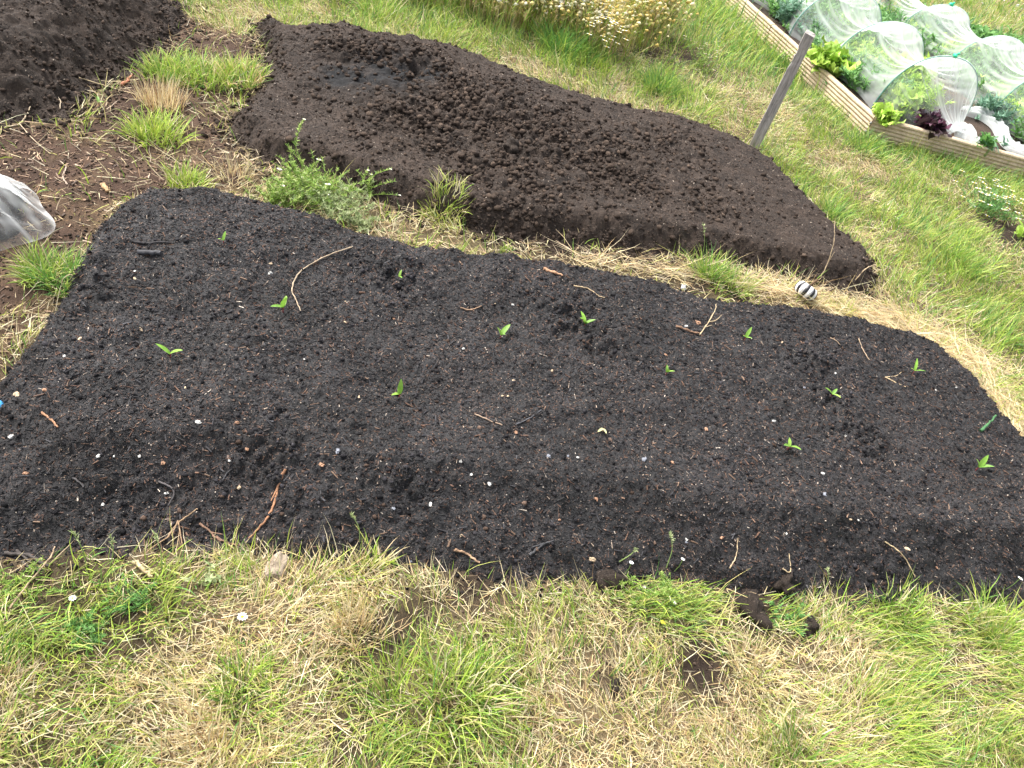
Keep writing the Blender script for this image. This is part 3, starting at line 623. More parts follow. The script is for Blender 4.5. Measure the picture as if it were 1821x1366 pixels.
# ------------------------------------------------------------------ striped ornament pumpkin
b = S(1424, 532, .044)
e = empty('striped_pumpkin', b, 'small black and white striped ornamental pumpkin in dry grass between beds', 'ornament')
g = Geo(); nv = 120; nu = 24; lob = 16
th = np.linspace(0, PI, nu)[:, None]; ph = np.linspace(0, 2 * PI, nv + 1)[None, :]
lobes = np.abs(np.cos(ph * lob / 2)) ** .6; rr = .034 * (1 + .2 * lobes * np.sin(th) ** .5) + .006
rad = np.sin(th) ** .75 * rr; zz = np.cos(th) * .034 - .012 * np.exp(-(th / .45) ** 2) * 1.3 + .008 * np.exp(-((PI - th) / .4) ** 2)
V = np.stack([rad * np.cos(ph), rad * np.sin(ph), zz + 0 * ph], -1).reshape(-1, 3)
li = (np.floor((ph * lob / 2 + PI / 2) / PI)).astype(int) % lob
isb = (li % 2 == 0) & (np.abs(np.cos(ph * lob / 2)) > .25)
cc = np.where(isb[..., None], (.012, .012, .015), (.80, .79, .77)) * np.ones((nu, 1, 1))
g.add(V, grid_faces(nu, nv + 1), cc.reshape(-1, 3))
o = g.build('body', M_plastic, e)
g = Geo(); tube(g, [(0, 0, .014), (.001, 0, .030), (.005, .002, .046), (.012, .004, .060)], [.009, .0065, .0055, .0065], (.10, .06, .03), 8); g.build('stem', M_twig, e)
e.rotation_euler = (-.3, .45, .3); e.scale = (1.02, 1.02, 1.0)

# ------------------------------------------------------------------ leaning post
m, nt, out = mat('weathered_wood')
tc = N(nt, 'TexCoord'); mp = N(nt, 'Mapping'); mp.inputs['Scale'].default_value = (22, 22, 1.6); lk(nt, tc, 'Object', mp, 0)
n1 = N(nt, 'TexNoise', Scale=4, Detail=7, Roughness=.7, Distortion=.6); lk(nt, mp, 0, n1, 'Vector')
r = N(nt, 'ValToRGB'); r.color_ramp.elements[0].position = .3; r.color_ramp.elements[0].color = (.14, .13, .125, 1); r.color_ramp.elements[1].position = .72; r.color_ramp.elements[1].color = (.50, .46, .43, 1)
el = r.color_ramp.elements.new(.5); el.color = (.33, .30, .28, 1); lk(nt, n1, 'Fac', r, 0)
p = N(nt, 'BsdfPrincipled', Roughness=.85); lk(nt, r, 0, p, 'Base Color'); bp = N(nt, 'Bump', Strength=.6, Distance=.003); lk(nt, n1, 'Fac', bp, 'Height'); lk(nt, bp, 0, p, 'Normal'); lk(nt, p, 0, out, 0)
M_post = m
bq = S(1340, 262); base = np.array([bq[0], bq[1], -.02]); topz = .62
tx, ty = at(1441, 60, topz); top = np.array([tx, ty, topz])
g = Geo(); n = 40; ts = np.linspace(0, 1, n); w, dp = .026, .018
ax = math.radians(-18); u = np.array([math.cos(ax), math.sin(ax), 0]); v = np.array([-math.sin(ax), math.cos(ax), 0]); V = []
prof = [(-1, -.7), (-.85, -1), (.85, -1), (1, -.8), (1, .8), (.85, 1), (-.85, 1), (-1, .8)]
for i, t in enumerate(ts):
    c = base * (1 - t) + top * t
    notch = .012 * max(0, 1 - abs(t - .86) / .03) + .006 * max(0, 1 - abs(t - .78) / .06)
    for j, (a, bb) in enumerate(prof):
        aa = a * (1 - .06 * t) + .012 * math.sin(t * 9 + j)
        k = notch if j in (0, 1, 7) else 0
        V.append(c + u * (aa * w + k + R.normal(0, .0006)) + v * (bb * dp * (1 + .05 * math.sin(t * 13 + j * 2)) + R.normal(0, .0005)))
V = np.array(V); V[-8:, 2] += np.array([.004, .0, -.004, -.006, -.003, .003, .008, .006])
F = [(i * 8 + j, i * 8 + (j + 1) % 8, (i + 1) * 8 + (j + 1) % 8, (i + 1) * 8 + j) for i in range(n - 1) for j in range(8)]
g.add(V, F, (1, 1, 1)); o8 = len(V) - 8
g.add(np.vstack([V[-8:], V[-8:].mean(0)]), [(j, (j + 1) % 8, 8) for j in range(8)], (1, 1, 1))
o = g.build('wooden_post', M_post, smooth=False, loc=base); tag(o, 'weathered grey wooden post leaning at the back corner of the brown bed', 'post')

# ------------------------------------------------------------------ timber raised bed
m, nt, out = mat('pale_decking')
tc = N(nt, 'TexCoord'); n1 = N(nt, 'TexNoise', Scale=7, Detail=6, Roughness=.65); lk(nt, tc, 'Object', n1, 'Vector')
n2 = N(nt, 'TexNoise', Scale=90, Detail=3); lk(nt, tc, 'Object', n2, 'Vector'); ad = N(nt, 'Math', operation='ADD'); lk(nt, n1, 0, ad, 0); lk(nt, n2, 0, ad, 1)
hf = N(nt, 'Math', operation='MULTIPLY'); hf.inputs[1].default_value = .5; lk(nt, ad, 0, hf, 0)
r = N(nt, 'ValToRGB'); r.color_ramp.elements[0].position = .35; r.color_ramp.elements[0].color = (.33, .24, .15, 1); r.color_ramp.elements[1].position = .65; r.color_ramp.elements[1].color = (.64, .51, .36, 1); lk(nt, hf, 0, r, 0)
p = N(nt, 'BsdfPrincipled', Roughness=.7); lk(nt, r, 0, p, 'Base Color'); lk(nt, p, 0, out, 0)
M_deck = m
TH, TT = .13, .028
C0 = np.array(at(1556, 219, .08)); A1 = np.array(at(1332, 3, TH)); A1 = C0 + (A1 - C0) * 1.7
B1 = np.array(at(1821, 281, TH)); C0 = np.array(at(1557, 208, TH)); B1 = C0 + (B1 - C0) * 2.2; 
dA = A1 - C0; dB_ = B1 - C0
D1 = A1 + dB_ * 1.0
rb = empty('timber_raised_bed', (C0[0], C0[1], 0), 'raised bed edged with pale ridged decking boards in the upper right', 'raised bed')
def board(P, Q, name='board'):
    P = np.array(P); Q = np.array(Q); L = np.linalg.norm(Q - P); d = (Q - P) / L; nrm = np.array([d[1], -d[0]])
    if np.dot(nrm, np.array([0, -2.0]) - P) < 0: nrm = -nrm
    pr = [(0, -.02)]; zz = -.02; nr = 6; h = TH / nr
    out_ = [(0.0, -.02)]
    for k in range(nr):
        z0 = k * h; out_ += [(0, z0 + .0035), (.0045, z0 + .007), (.0065, z0 + h * .5), (.0045, z0 + h - .0035), (0, z0 + h - .0005)]
    out_ += [(-.004, TH + .002), (-TT + .004, TH + .002), (-TT, TH - .002), (-TT, -.02)]
    g = Geo(); m_ = 24; V = []
    for i in range(m_ + 1):
        q = P + d * (L * i / m_)
        wob = .0012 * math.sin(i * 1.3) + .001 * math.sin(i * .7 + 1)
        for (a, z) in out_: V.append((q[0] + nrm[0] * (a + wob) - C0[0], q[1] + nrm[1] * (a + wob) - C0[1], z + (wob if z > .1 else 0)))
    g.add(V, grid_faces(m_ + 1, len(out_)), (1, 1, 1))
    for e_ in (0, m_):
        k = e_ * len(out_); vv = np.array(V[k:k + len(out_)]); cc_ = vv.mean(0); g.add(np.vstack([vv, cc_]), [(j, (j + 1) % len(vv), len(vv)) for j in range(len(vv))], (1, 1, 1))
    return g.build(name, M_deck, rb, smooth=False)
def seg(P, Q, cuts):
    c = [0] + cuts + [1]
    for a, b_ in zip(c[:-1], c[1:]):
        dd = (Q - P) / np.linalg.norm(Q - P); board(P + (Q - P) * a + dd * .002, P + (Q - P) * b_ - dd * .002)
seg(C0, A1, [.45]); seg(C0, B1, [.5])
# soil in it
bi = [C0, B1, D1, A1]
gs = Geo(); nu_, nv_ = 90, 110; U, W_ = np.meshgrid(np.linspace(.012, 1, nu_), np.linspace(.012, 1, nv_), indexing='ij')
XY = C0[None, None] + U[..., None] * dB_ + W_[..., None] * dA
zz = .10 + .012 * fbm(XY[..., 0], XY[..., 1], .1, 3, 401) + .01 * clods(XY[..., 0], XY[..., 1], .05, 402)
mul = np.clip(.3 + 1.2 * fbm(XY[..., 0], XY[..., 1], .4, 3, 403), 0, 1)[..., None]
cc = np.array([1., 1, 1]) * (1 - mul) + np.array([4.2, 3.6, 3.0]) * mul
gs.add(np.stack([XY[..., 0] - C0[0], XY[..., 1] - C0[1], zz], -1).reshape(-1, 3), grid_faces(nu_, nv_), cc.reshape(-1, 3)); gs.build('soil', M_soil, rb)
# bolts at the corner
for dz in (.04, .095):
    g = Geo(); lump(g, (-.012, -.014, dz), .008, (.25, .24, .22), 1, 1, 1, amp=0); g.build('bolt', M_plastic, rb)

# ------------------------------------------------------------------ crop plants inside
def rosette(name, px, py, r, n, pal, label, cat, ruffle=.25, Lr=(.5, 1.), z0=.10, wid=.6, group=None, feather=0, hh=1.):
    x, y = at(px, py, z0 + r * .4); e = empty(name, (x, y, z0), label, cat, group)
    g = Geo()
    for i in range(n):
        q = R.random(); az = R.uniform(0, 2 * PI); L = r * R.uniform(*Lr); c = np.array(PAL_L[pal][R.integers(0, len(PAL_L[pal]))]) * R.uniform(.75, 1.2)
        bx = R.normal(0, r * .22); by = R.normal(0, r * .22); bz = R.uniform(0, .45) * r * hh
        leaf(g, (bx, by, bz), az, .25 + q * 1.0, L, L * wid * R.uniform(.7, 1.2), c, R.uniform(.2, .9), .3, 6, ruffle * .3)
    g.build('leaves', M_leaf, e)
    g = Geo(); tube(g, [(0, 0, -.02), (0, 0, r * .3), (.005, 0, r * .55)], [.008, .007, .004], (.25, .30, .12), 6); g.build('stem', M_leaf, e)
    return e
def feathery(name, px, py, r, h, nst, pal, label, cat, z0=.10, x=None, y=None, fl=0, flcol=(.8, .8, .76), group=None, lw=.0035, ll=.022, lean=.5, per=26, petal=.011):
    if x is None: x, y = at(px, py, z0)
    e = empty(name, (x, y, z0), label, cat, group)
    g = Geo(); gst = Geo(); heads = []
    PP = []; AZ = []; TI = []
    for i in range(nst):
        az = R.uniform(0, 2 * PI); L = h * R.uniform(.55, 1.1); tl = abs(R.normal(0, lean)); p0 = np.array([R.normal(0, r * .35), R.normal(0, r * .35), -.005])
        d = np.array([math.cos(az) * math.sin(tl), math.sin(az) * math.sin(tl), math.cos(tl)]); bend = np.array([math.cos(az), math.sin(az), -.3]) * L * .35
        ln = [p0 + d * L * t + bend * t * t for t in np.linspace(0, 1, 6)]
        tube(gst, ln, np.linspace(.0016, .0008, 6), np.array(PAL_L[pal][0]) * .9, 4, False); heads.append(ln[-1])
        m_ = int(per * R.uniform(.7, 1.2)); tt = R.uniform(.12, 1, m_)
        pp = p0 + d * L * tt[:, None] + bend * (tt ** 2)[:, None]
        PP.append(pp); AZ.append(R.uniform(0, 2 * PI, m_)); TI.append(R.uniform(.4, 1.5, m_))
    PP = np.concatenate(PP); AZ = np.concatenate(AZ); TI = np.concatenate(TI); n = len(PP)
    P = np.array(PAL_L[pal]); c = P[R.integers(0, len(P), n)] * R.uniform(.7, 1.25, (n, 1))
    blades(g, PP, R.uniform(.5, 1.2, n) * ll, AZ, TI, R.uniform(.6, 1.2, n) * lw, R.uniform(-.3, .8, n), c, 2)
    g.build('foliage', M_leaf, e); gst.build('stem', M_leaf, e)
    k = min(fl, len(heads))
    idx = R.permutation(len(heads))[:k]
    for i in idx: flower(e, heads[i], petal, flcol)
    return e
def flower(parent, p, r, col, name='flower'):
    g = Geo(); n = 11; up = R.normal(0, .35, 2)
    for i in range(n):
        az = i * 2 * PI / n + R.normal(0, .08); leaf(g, (p[0], p[1], p[2] + r * .1), az, 1.25 + .25 * math.sin(az + up[0]), r, r * .42, np.array(col) * R.uniform(.9, 1.05), .5, .1, 3)
    f = g.build(name, M_petal, parent)
    g = Geo(); lump(g, (p[0], p[1], p[2] + r * .15), r * .34, (.75, .55, .04), 1, 1, .7, 5, 8, .05); g.build('disc', M_petal, f)
    return f
PAL_L = dict(lettuce=[(.42, .62, .10), (.50, .68, .14), (.34, .54, .08)], green=[(.16, .34, .09), (.22, .42, .12), (.12, .28, .08)], carrot=[(.13, .30, .10), (.18, .38, .12), (.22, .42, .16)], purple=[(.07, .025, .05), (.11, .04, .07), (.05, .03, .035)],
             bluegreen=[(.16, .30, .20), (.22, .38, .26), (.12, .25, .16)], weed=[(.26, .40, .07), (.32, .45, .10), (.19, .32, .07), (.40, .46, .15)], pale=[(.36, .44, .20), (.30, .38, .17), (.42, .46, .24)], tan=[(.5, .38, .18), (.42, .32, .14), (.36, .34, .12)])
for a in [(1478, 112, .15, 150, 'lettuce', 'bright lime lettuce clump behind the top of the post'), (1605, 135, .16, 190, 'lettuce', 'large lime lettuce under the second netting hoop'), (1570, 205, .10, 90, 'lettuce', 'low lime lettuce in the front corner of the timber bed'),
          (1600, 185, .13, 110, 'lettuce', 'yellow green lettuce right of the front corner lettuce'), (1500, 90, .12, 80, 'lettuce', 'small lime lettuce above the first clump'), (1628, 125, .12, 90, 'lettuce', 'lime lettuce beside the large one under the hoop')]:
    rosette('lettuce', a[0], a[1], a[2], a[3], a[4], a[5], 'lettuce', 1.)
for a in [(1652, 222, .11, 90, 'deep purple leafy plant showing through the front netting'), (1542, 118, .07, 40, 'small purple plant between lettuces in the second tunnel gap'), (1555, 140, .06, 30, 'dark red plant left of the large lettuce')]:
    rosette('purple_lettuce', a[0], a[1], a[2], a[3], 'purple', a[4], 'lettuce', .8)
for a in [(1400, 45, .12, .22, 'grassy green crop at the far left of the timber bed'), (1450, 60, .14, .24, 'feathery green crop right of the grassy crop'), (1500, 50, .15, .24, 'feathery crop in the middle under the rear netting'), (1540, 80, .14, .22, 'dark feathery carrot tops right of the first lettuce'), (1540, 165, .12, .18, 'bluish feathery crop before the third hoop'),
          (1515, 140, .10, .16, 'low feathery crop against the left boards'), (1560, 60, .14, .22, 'feathery crop below the tall netting arch'), (1440, 20, .14, .2, 'feathery crop at the top edge of the picture'),
          (1735, 130, .14, .22, 'pale green crop under the second tunnel'), (1770, 150, .15, .22, 'green crop under the right tunnel beside the slanting hoop'), (1800, 200, .15, .2, 'dark green crop at the right edge of the picture'), (1760, 215, .12, .16, 'low dark crop at the foot of the slanting hoop'), (1795, 100, .14, .2, 'green crop at the rear right tunnel'), (1680, 60, .14, .2, 'green crop inside the rear tunnel hoop')]:
    feathery('crop_plant', a[0], a[1], a[2], a[3], 60, ['carrot', 'green', 'bluegreen'][int(a[0]) % 3], a[4], 'crop plant', z0=.1, lw=.010, ll=.05, per=26)
rosette('young_cabbage', 1752, 255, .09, 60, 'green', 'leafy green plant outside the net in the front of the timber bed', 'vegetable plant', .5, wid=.5)
rosette('young_cabbage', 1790, 258, .06, 26, 'bluegreen', 'small bluish leafy plant near the net tail', 'vegetable plant', .4, wid=.45)
rosette('leek', 1762, 262, .10, 7, 'bluegreen', 'upright narrow leaved leek in front of the leafy plant', 'vegetable plant', 0, wid=.14)

# ------------------------------------------------------------------ hoops and netting
m, nt, out = mat('crop_netting')
tc = N(nt, 'TexCoord'); lw = N(nt, 'LayerWeight'); lw.inputs['Blend'].default_value = .35
mp = N(nt, 'Mapping'); mp.inputs['Scale'].default_value = (7, 3, 1.2); lk(nt, tc, 'Object', mp, 0)
n1 = N(nt, 'TexNoise', Scale=3.2, Detail=5, Roughness=.6, Distortion=.5); lk(nt, mp, 0, n1, 'Vector')
mr = N(nt, 'MapRange'); mr.inputs['From Min'].default_value = .42; mr.inputs['From Max'].default_value = .75; mr.inputs['To Min'].default_value = .0; mr.inputs['To Max'].default_value = .38; lk(nt, n1, 'Fac', mr, 'Value')
m1 = N(nt, 'Math', operation='MULTIPLY_ADD'); m1.inputs[1].default_value = .34; m1.inputs[2].default_value = .11; lk(nt, lw, 'Facing', m1, 0)
ad = N(nt, 'Math', operation='ADD'); fa = N(nt, 'Attribute', attribute_name='Col'); fs = N(nt, 'SeparateColor'); lk(nt, fa, 'Color', fs, 0); a2 = N(nt, 'Math', operation='MULTIPLY_ADD'); a2.inputs[1].default_value = .25; lk(nt, mr, 0, a2, 0); lk(nt, fs, 0, a2, 2); lk(nt, m1, 0, ad, 0); lk(nt, a2, 0, ad, 1); ad.use_clamp = True
tr = N(nt, 'BsdfTransparent'); di = N(nt, 'BsdfDiffuse'); di.inputs[0].default_value = (.90, .92, .92, 1); tl = N(nt, 'BsdfTranslucent'); tl.inputs[0].default_value = (.90, .94, .92, 1)
mx0 = N(nt, 'MixShader'); mx0.inputs[0].default_value = .5; lk(nt, di, 0, mx0, 1); lk(nt, tl, 0, mx0, 2)
mx = N(nt, 'MixShader'); lk(nt, ad, 0, mx, 0); lk(nt, tr, 0, mx, 1); lk(nt, mx0, 0, mx, 2); lk(nt, mx, 0, out, 0)
M_net = m
m, nt, out = mat('hoop_plastic'); p = N(nt, 'BsdfPrincipled', Roughness=.4); p.inputs['Base Color'].default_value = (.05, .16, .13, 1)
tc = N(nt, 'TexCoord'); n1 = N(nt, 'TexNoise', Scale=30); lk(nt, tc, 'Object', n1, 'Vector'); r = N(nt, 'ValToRGB'); r.color_ramp.elements[0].color = (.07, .22, .18, 1); r.color_ramp.elements[1].color = (.14, .34, .28, 1); lk(nt, n1, 0, r, 0); lk(nt, r, 0, p, 'Base Color'); lk(nt, p, 0, out, 0)
M_hoop = m
def arch(Lp, Rp, h, z0, a):
    c = (Lp + Rp) / 2; d = (Rp - Lp) / 2; ca = -math.cos(a); sa = math.sin(a)
    q = c + d * (math.copysign(abs(ca) ** .9, ca)); return np.array([q[0], q[1], z0 + h * sa ** .85])
def tunnel(hoops, z0, label, side, endpt=None, clips=(), tail=None):
    e = empty('netting_tunnel', (*((hoops[0][0] + hoops[0][1]) / 2), z0), label, 'garden netting', 'netting tunnels over the timber bed'); org = np.array(e.location)
    nets = Geo(); na = 96; rows = []
    for i in range(len(hoops) - 1):
        A, B = hoops[i], hoops[i + 1]
        for s in np.linspace(0, 1, 26)[:(26 if i == len(hoops) - 2 else 25)]:
            Lp = A[0] * (1 - s) + B[0] * s; Rp = A[1] * (1 - s) + B[1] * s; hh = A[2] * (1 - s) + B[2] * s
            sag = 4 * s * (1 - s); hh2 = hh * (1 - .36 * sag ** .75); c = (Lp + Rp) / 2; Lq = c + (Lp - c) * (1 - .16 * sag); Rq = c + (Rp - c) * (1 - .20 * sag)
            row = []
            for k in range(na + 1):
                a = PI * k / na; p_ = arch(Lq, Rq, hh2 + .006, z0, a)
                wr = .010 * sag * math.sin(k * .95 + i * 3) * math.sin(a) ** .5 + .006 * math.sin(k * .45 + s * 7) * sag
                cc_ = np.array([c[0], c[1], z0 + hh2 * .3]); dd = p_ - cc_; dd /= np.linalg.norm(dd); p_ = p_ + dd * wr
                if k < 8 or k > na - 8: p_[2] = max(p_[2], z0 + .004)
                row.append(p_ - org)
            rows.append(row)
    if endpt is not None:       # the netting is gathered to a bunch in front of the first hoop
        pre = []
        for s in np.linspace(1, 0, 24)[:-1]:
            row = []
            for k in range(na + 1):
                a = PI * k / na; p_ = arch(hoops[0][0], hoops[0][1], hoops[0][2] + .006, z0, a)
                tgt = endpt + (p_ - endpt) * .10
                q = p_ * (1 - s) + tgt * s; q = q + np.array([0, 0, -.05 * math.sin(PI * s)]) + (R.normal(0, .0) + .010 * s * math.sin(k * 1.15)) * np.array([1, .4, .5])
                q[2] = max(q[2], z0 + .004)
                row.append(q - org)
            pre.append(row)
        rows = pre + rows
    rows = np.array(rows); II, KK = np.meshgrid(np.arange(rows.shape[0]), np.arange(na + 1), indexing='ij')
    fold = np.clip((vn(II * .06, KK * .55, 1, 701 + side) - .55) * 1.3, 0, 1) + np.clip((vn(II * .05 + KK * .12, KK * .16, 1, 703 + side) - .55) * .8, 0, 1) + .25 * sst(10, 0, np.minimum(KK, na - KK))
    if endpt is not None: fold = fold + .5 * sst(12, 0, II)
    fold = fold[..., None] * np.ones(3); nets.add(rows.reshape(-1, 3), grid_faces(rows.shape[0], na + 1), np.clip(fold * .55, 0, .45).reshape(-1, 3)); nets.build('net', M_net, e)
    for i, hp in enumerate(hoops):
        g = Geo(); tube(g, [arch(hp[0], hp[1], hp[2], z0 - .06 * (a in (0,)), a) - org for a in np.linspace(0, PI, 40)], .0034, (1, 1, 1), 8); ho = g.build('hoop', M_hoop, e)
        if i in clips:
            c = arch(hp[0], hp[1], hp[2] + .006, z0, PI / 2) - org; g = Geo(); lump(g, c + np.array([0, 0, .004]), .016, (.02, .50, .26), 1.3, .8, .7, amp=.3); lump(g, c + np.array([.012, 0, .018]), .009, (.02, .50, .26), 1, 1, .7, amp=.2)
            g.build('clip', M_plastic, e)
    return e
def v2(*q): return np.array(q, float)
t1 = [(v2(1.56, 4.92), v2(2.20, 5.20), .38), (v2(1.32, 5.40), v2(1.96, 5.70), .36), (v2(1.10, 5.93), v2(1.76, 6.26), .34), (v2(.84, 6.5), v2(1.55, 6.85), .34), (v2(.58, 7.1), v2(1.3, 7.45), .33)]
tunnel(t1, .10, 'near netting tunnel gathered at its front end beside the boards', 0, endpt=np.array([*at(1703, 248, .12), .12]), clips=(0,))
t2 = [(v2(2.8, 4.85), v2(3.45, 5.2), .38), (v2(2.44, 5.45), v2(3.1, 5.8), .38), (v2(2.26, 6.12), v2(2.92, 6.48), .33), (v2(1.98, 6.66), v2(2.62, 7.02), .31), (v2(1.68, 7.25), v2(2.3, 7.6), .28)]
tunnel(t2, .10, 'farther netting tunnel running behind the near one to the right edge', 1, clips=(3,))
# loose tail of net along the front of the far tunnel
def net_sheet(name, ctrl, label, cat, amp, loc_z=0, wid=None, seed=5):
    """ruched strip of netting following a line of points with a width and height each"""
    g = Geo(); L = smooth_line(ctrl, 8); n = len(L); t = np.gradient(L[:, :2], axis=0); t /= np.linalg.norm(t, axis=1)[:, None]; s = np.stack([-t[:, 1], t[:, 0]], 1); m_ = 22; V = []
    for i in range(n):
        w, h = L[i, 3], L[i, 4]
        for k in range(m_ + 1):
            a = -1 + 2 * k / m_; zz = h * math.sqrt(max(0, 1 - a * a)) + amp * (vn(np.array([i * .3]), np.array([k * .8]), 1, seed)[0]) * (1 - a * a)
            V.append((L[i, 0] + s[i, 0] * a * w / 2, L[i, 1] + s[i, 1] * a * w / 2, L[i, 2] + zz))
    V = np.array(V); o0 = V[0].copy(); g.add(V, grid_faces(n, m_ + 1), (.3, .3, .3)); o = g.build(name, M_net, loc=o0); return tag(o, label, cat)
def G5(px, py, z, w, h): x, y = at(px, py, z); return (x, y, z, w, h)
net_sheet('loose_netting', [G5(1712, 200, .11, .10, .02), G5(1745, 210, .11, .13, .025), G5(1774, 230, .11, .12, .02), G5(1786, 254, .11, .09, .02), G5(1805, 270, .12, .13, .02), G5(1850, 285, .12, .18, .03)], 'white loose netting tail trailing over soil inside the timber bed', 'garden netting', .05)
net_sheet('loose_netting', [G5(1684, 240, .11, .10, .02), G5(1700, 240, .11, .15, .03), G5(1718, 246, .11, .14, .03), G5(1730, 260, .11, .07, .01)], 'bunched white netting gathered on the soil before the front hoop', 'garden netting', .06, seed=9)

# netting dome on the left edge
g = Geo(); cx, cy = at(-92, 356, .05); nu, nv = 60, 140; V = []
for i in range(nu + 1):
    q = i / nu
    for k in range(nv + 1):
        a = 2 * PI * k / nv; rr = .25 * (1 + .10 * math.sin(3 * a + 1) + .05 * math.sin(7 * a)); kk = (k % nv) * .64
        f = .05 * (vn(np.array([kk * .5]), np.array([q * 2.0]), 1, 77)[0] - .5) * q + .022 * (vn(np.array([kk * 1.4]), np.array([q * 9.0]), 1, 79)[0] - .5) + .04 * (vn(np.array([kk * .22]), np.array([q * 3.0]), 1, 78)[0] - .5)
        V.append((rr * q * math.cos(a), rr * q * math.sin(a), max(.006, .15 * (1 - q ** 2.2) + f * (1 - q ** 6) * 1.4)))
a_ = np.tile(np.arange(nv + 1) % nv, nu + 1); q2 = np.repeat(np.arange(nu + 1), nv + 1); fo = np.clip((vn(a_ * .7 + q2 * .1, q2 * .08, 1, 711) - .5) * 1.3, 0, .5) + .02; g.add(V, grid_faces(nu + 1, nv + 1), np.repeat(fo[:, None], 3, 1)); e = empty('netting_cover', (cx, cy, H(cx, cy)), 'white crumpled netting cover at the left edge beside the woodchip path', 'garden netting'); g.build('net', M_net, e)
g = Geo(); lump(g, (0, 0, 0), .17, (1, 1, 1), 1, .9, .45, 24, 40, .35); o = g.build('soil_heap', M_soil); o.location = (cx, cy, .0); tag(o, 'dark soil heap hidden under the crumpled netting cover', 'soil heap')

# ------------------------------------------------------------------ grass and litter
def region_points(n, x0, x1, y0, y1):
    x = R.uniform(x0, x1, n); y = R.uniform(y0, y1, n); return x, y
RB = [np.array(q) for q in (C0, B1, D1, A1)]
def in_frame(x, y, mg=.12):
    a = x; Zc = -CH; dep = y * cp - Zc * sp; b = (y * sp + Zc * cp) / dep; a = x / dep
    px = 910.5 + (a * cr + b * sr) * FPX; py = 683 - (-a * sr + b * cr) * FPX
    return (px > -1821 * mg) & (px < 1821 * (1 + mg)) & (py > -1366 * mg) & (py < 1366 * (1 + mg * 1.3)) & (dep > .2)
def grass_field(name, n, box, hscale, wscale, label, seedk, lit=.5, segs=3, densfn=None):
    x, y = region_points(n, *box); k = in_frame(x, y); x, y = x[k], y[k]
    d = bed_d(x, y); k = (d < R.uniform(-.05, .03, len(x))) & (poly_d(x, y, RB) < -.01); x, y = x[k], y[k]
    bare, gr, st, pth, mid = veg_masks(x, y)
    dens = 1 - np.clip(bare, 0, .985); dens *= np.where(mid > .5, .55, 1.)
    clump = np.clip(.65 + .9 * fbm(x, y, .10, 3, 501), .35, 1)
    k = R.random(len(x)) < dens * clump; x, y, gr, st, mid, bare = x[k], y[k], gr[k], st[k], mid[k], bare[k]
    n = len(x); nz = fbm(x, y, .16, 4, 511); nz2 = fbm(x, y, .5, 3, 513)
    G = np.clip(.46 + .85 * gr - .65 * st + .6 * nz + .25 * nz2, .2, .95) * np.where(mid > .5, .35, 1)
    G = np.clip(G + .14 * sst(1.8, 3.2, y) * np.clip(1 - mid * 2, 0, 1), 0, .97); isg = R.random(n) < G
    farw = sst(3.2, 6., y)
    col, _ = mixpick(['green', 'lime', 'deep', 'olive'], np.stack([np.full(n, 1.), .5 + .8 * (nz > 0), .25 + .8 * farw, .6 - .3 * farw], 1), n)
    cs, _ = mixpick(['straw', 'gold', 'olive', 'brown'], np.stack([np.full(n, 1.1), .35 + 1. * st, .35 + .7 * gr, np.full(n, .22)], 1), n)
    col = np.where(isg[:, None], col, cs)
    flow = 2 * PI * fbm(x, y, .35, 2, 521)
    wd = fbm(x, y, .8, 2, 523)
    az = flow + R.normal(0, .9, n)
    L = np.where(isg, R.gamma(5, .2, n) * .055, R.gamma(4, .25, n) * .06) * hscale * np.clip(1 + .5 * nz + .45 * gr, .5, 2)
    tilt = np.where(isg, np.abs(R.normal(.45, .35, n)), np.abs(R.normal(1.15, .4, n)))
    curl = np.where(isg, R.uniform(.1, 1.3, n), R.uniform(-.4, .6, n))
    w = np.where(isg, R.uniform(.0018, .0038, n), R.uniform(.0012, .0028, n)) * wscale
    z = ground_h(x, y) + R.uniform(0, .012, n) * (~isg)
    g = Geo(); blades(g, np.stack([x, y, z], 1), L, az, tilt, w, curl, col, segs, wav=.07)
    # flat thatch of cut dry stems
    x, y = region_points(int(n * lit * 1.6), *box); k = in_frame(x, y); x, y = x[k], y[k]
    d = bed_d(x, y); k = (d < R.uniform(-.03, .03, len(x))) & (poly_d(x, y, RB) < -.01); x, y = x[k], y[k]
    bare, gr, st, pth, mid = veg_masks(x, y)
    k = R.random(len(x)) < (1.05 - .93 * np.clip(bare, 0, 1)) * np.clip(.6 + .8 * fbm(x, y, .07, 3, 531) + .5 * st + .25 * mid, .15, 1) * (1 - .2 * gr); x, y, st, mid = x[k], y[k], st[k], mid[k]; n = len(x)
    cs, _ = mixpick(['straw', 'gold', 'brown'], np.stack([np.full(n, 1.2), .3 + 1. * st, .35 + .35 * mid], 1), n)
    az = np.where(R.random(n) < .5, 2 * PI * fbm(x, y, .3, 2, 541) + R.normal(0, .5, n), R.uniform(0, 2 * PI, n))
    zt = total_h(x, y)
    blades(g, np.stack([x, y, zt + R.uniform(.001, .016, n)], 1), R.gamma(3, .33, n) * .055 * hscale, az, R.normal(1.5, .12, n), R.uniform(.0011, .0028, n) * wscale, R.normal(0, .25, n), cs, 2, wav=.08)
    return tag(g.build(name, M_blade, smooth=True), label, 'grass', kind='stuff')
grass_field('grass', 240000, (-1.4, 2.4, .15, 1.75), .76, .82, 'thin mixed green and straw coloured grass in the foreground', 1, .75)
grass_field('grass', 330000, (-2.7, 4.2, 1.75, 5.2), .85, 1.1, 'green and dry straw grass beside and behind the beds', 2, .6)
grass_field('grass', 190000, (-3.2, 6.5, 5.2, 10.), 1.35, 1.8, 'taller green grass in front of and behind the timber bed', 3, .25, 2)
grass_field('grass', 90000, (-2, 10, 10., 20.), 2.0, 4., 'distant green and tan meadow grass', 4, .1, 2)

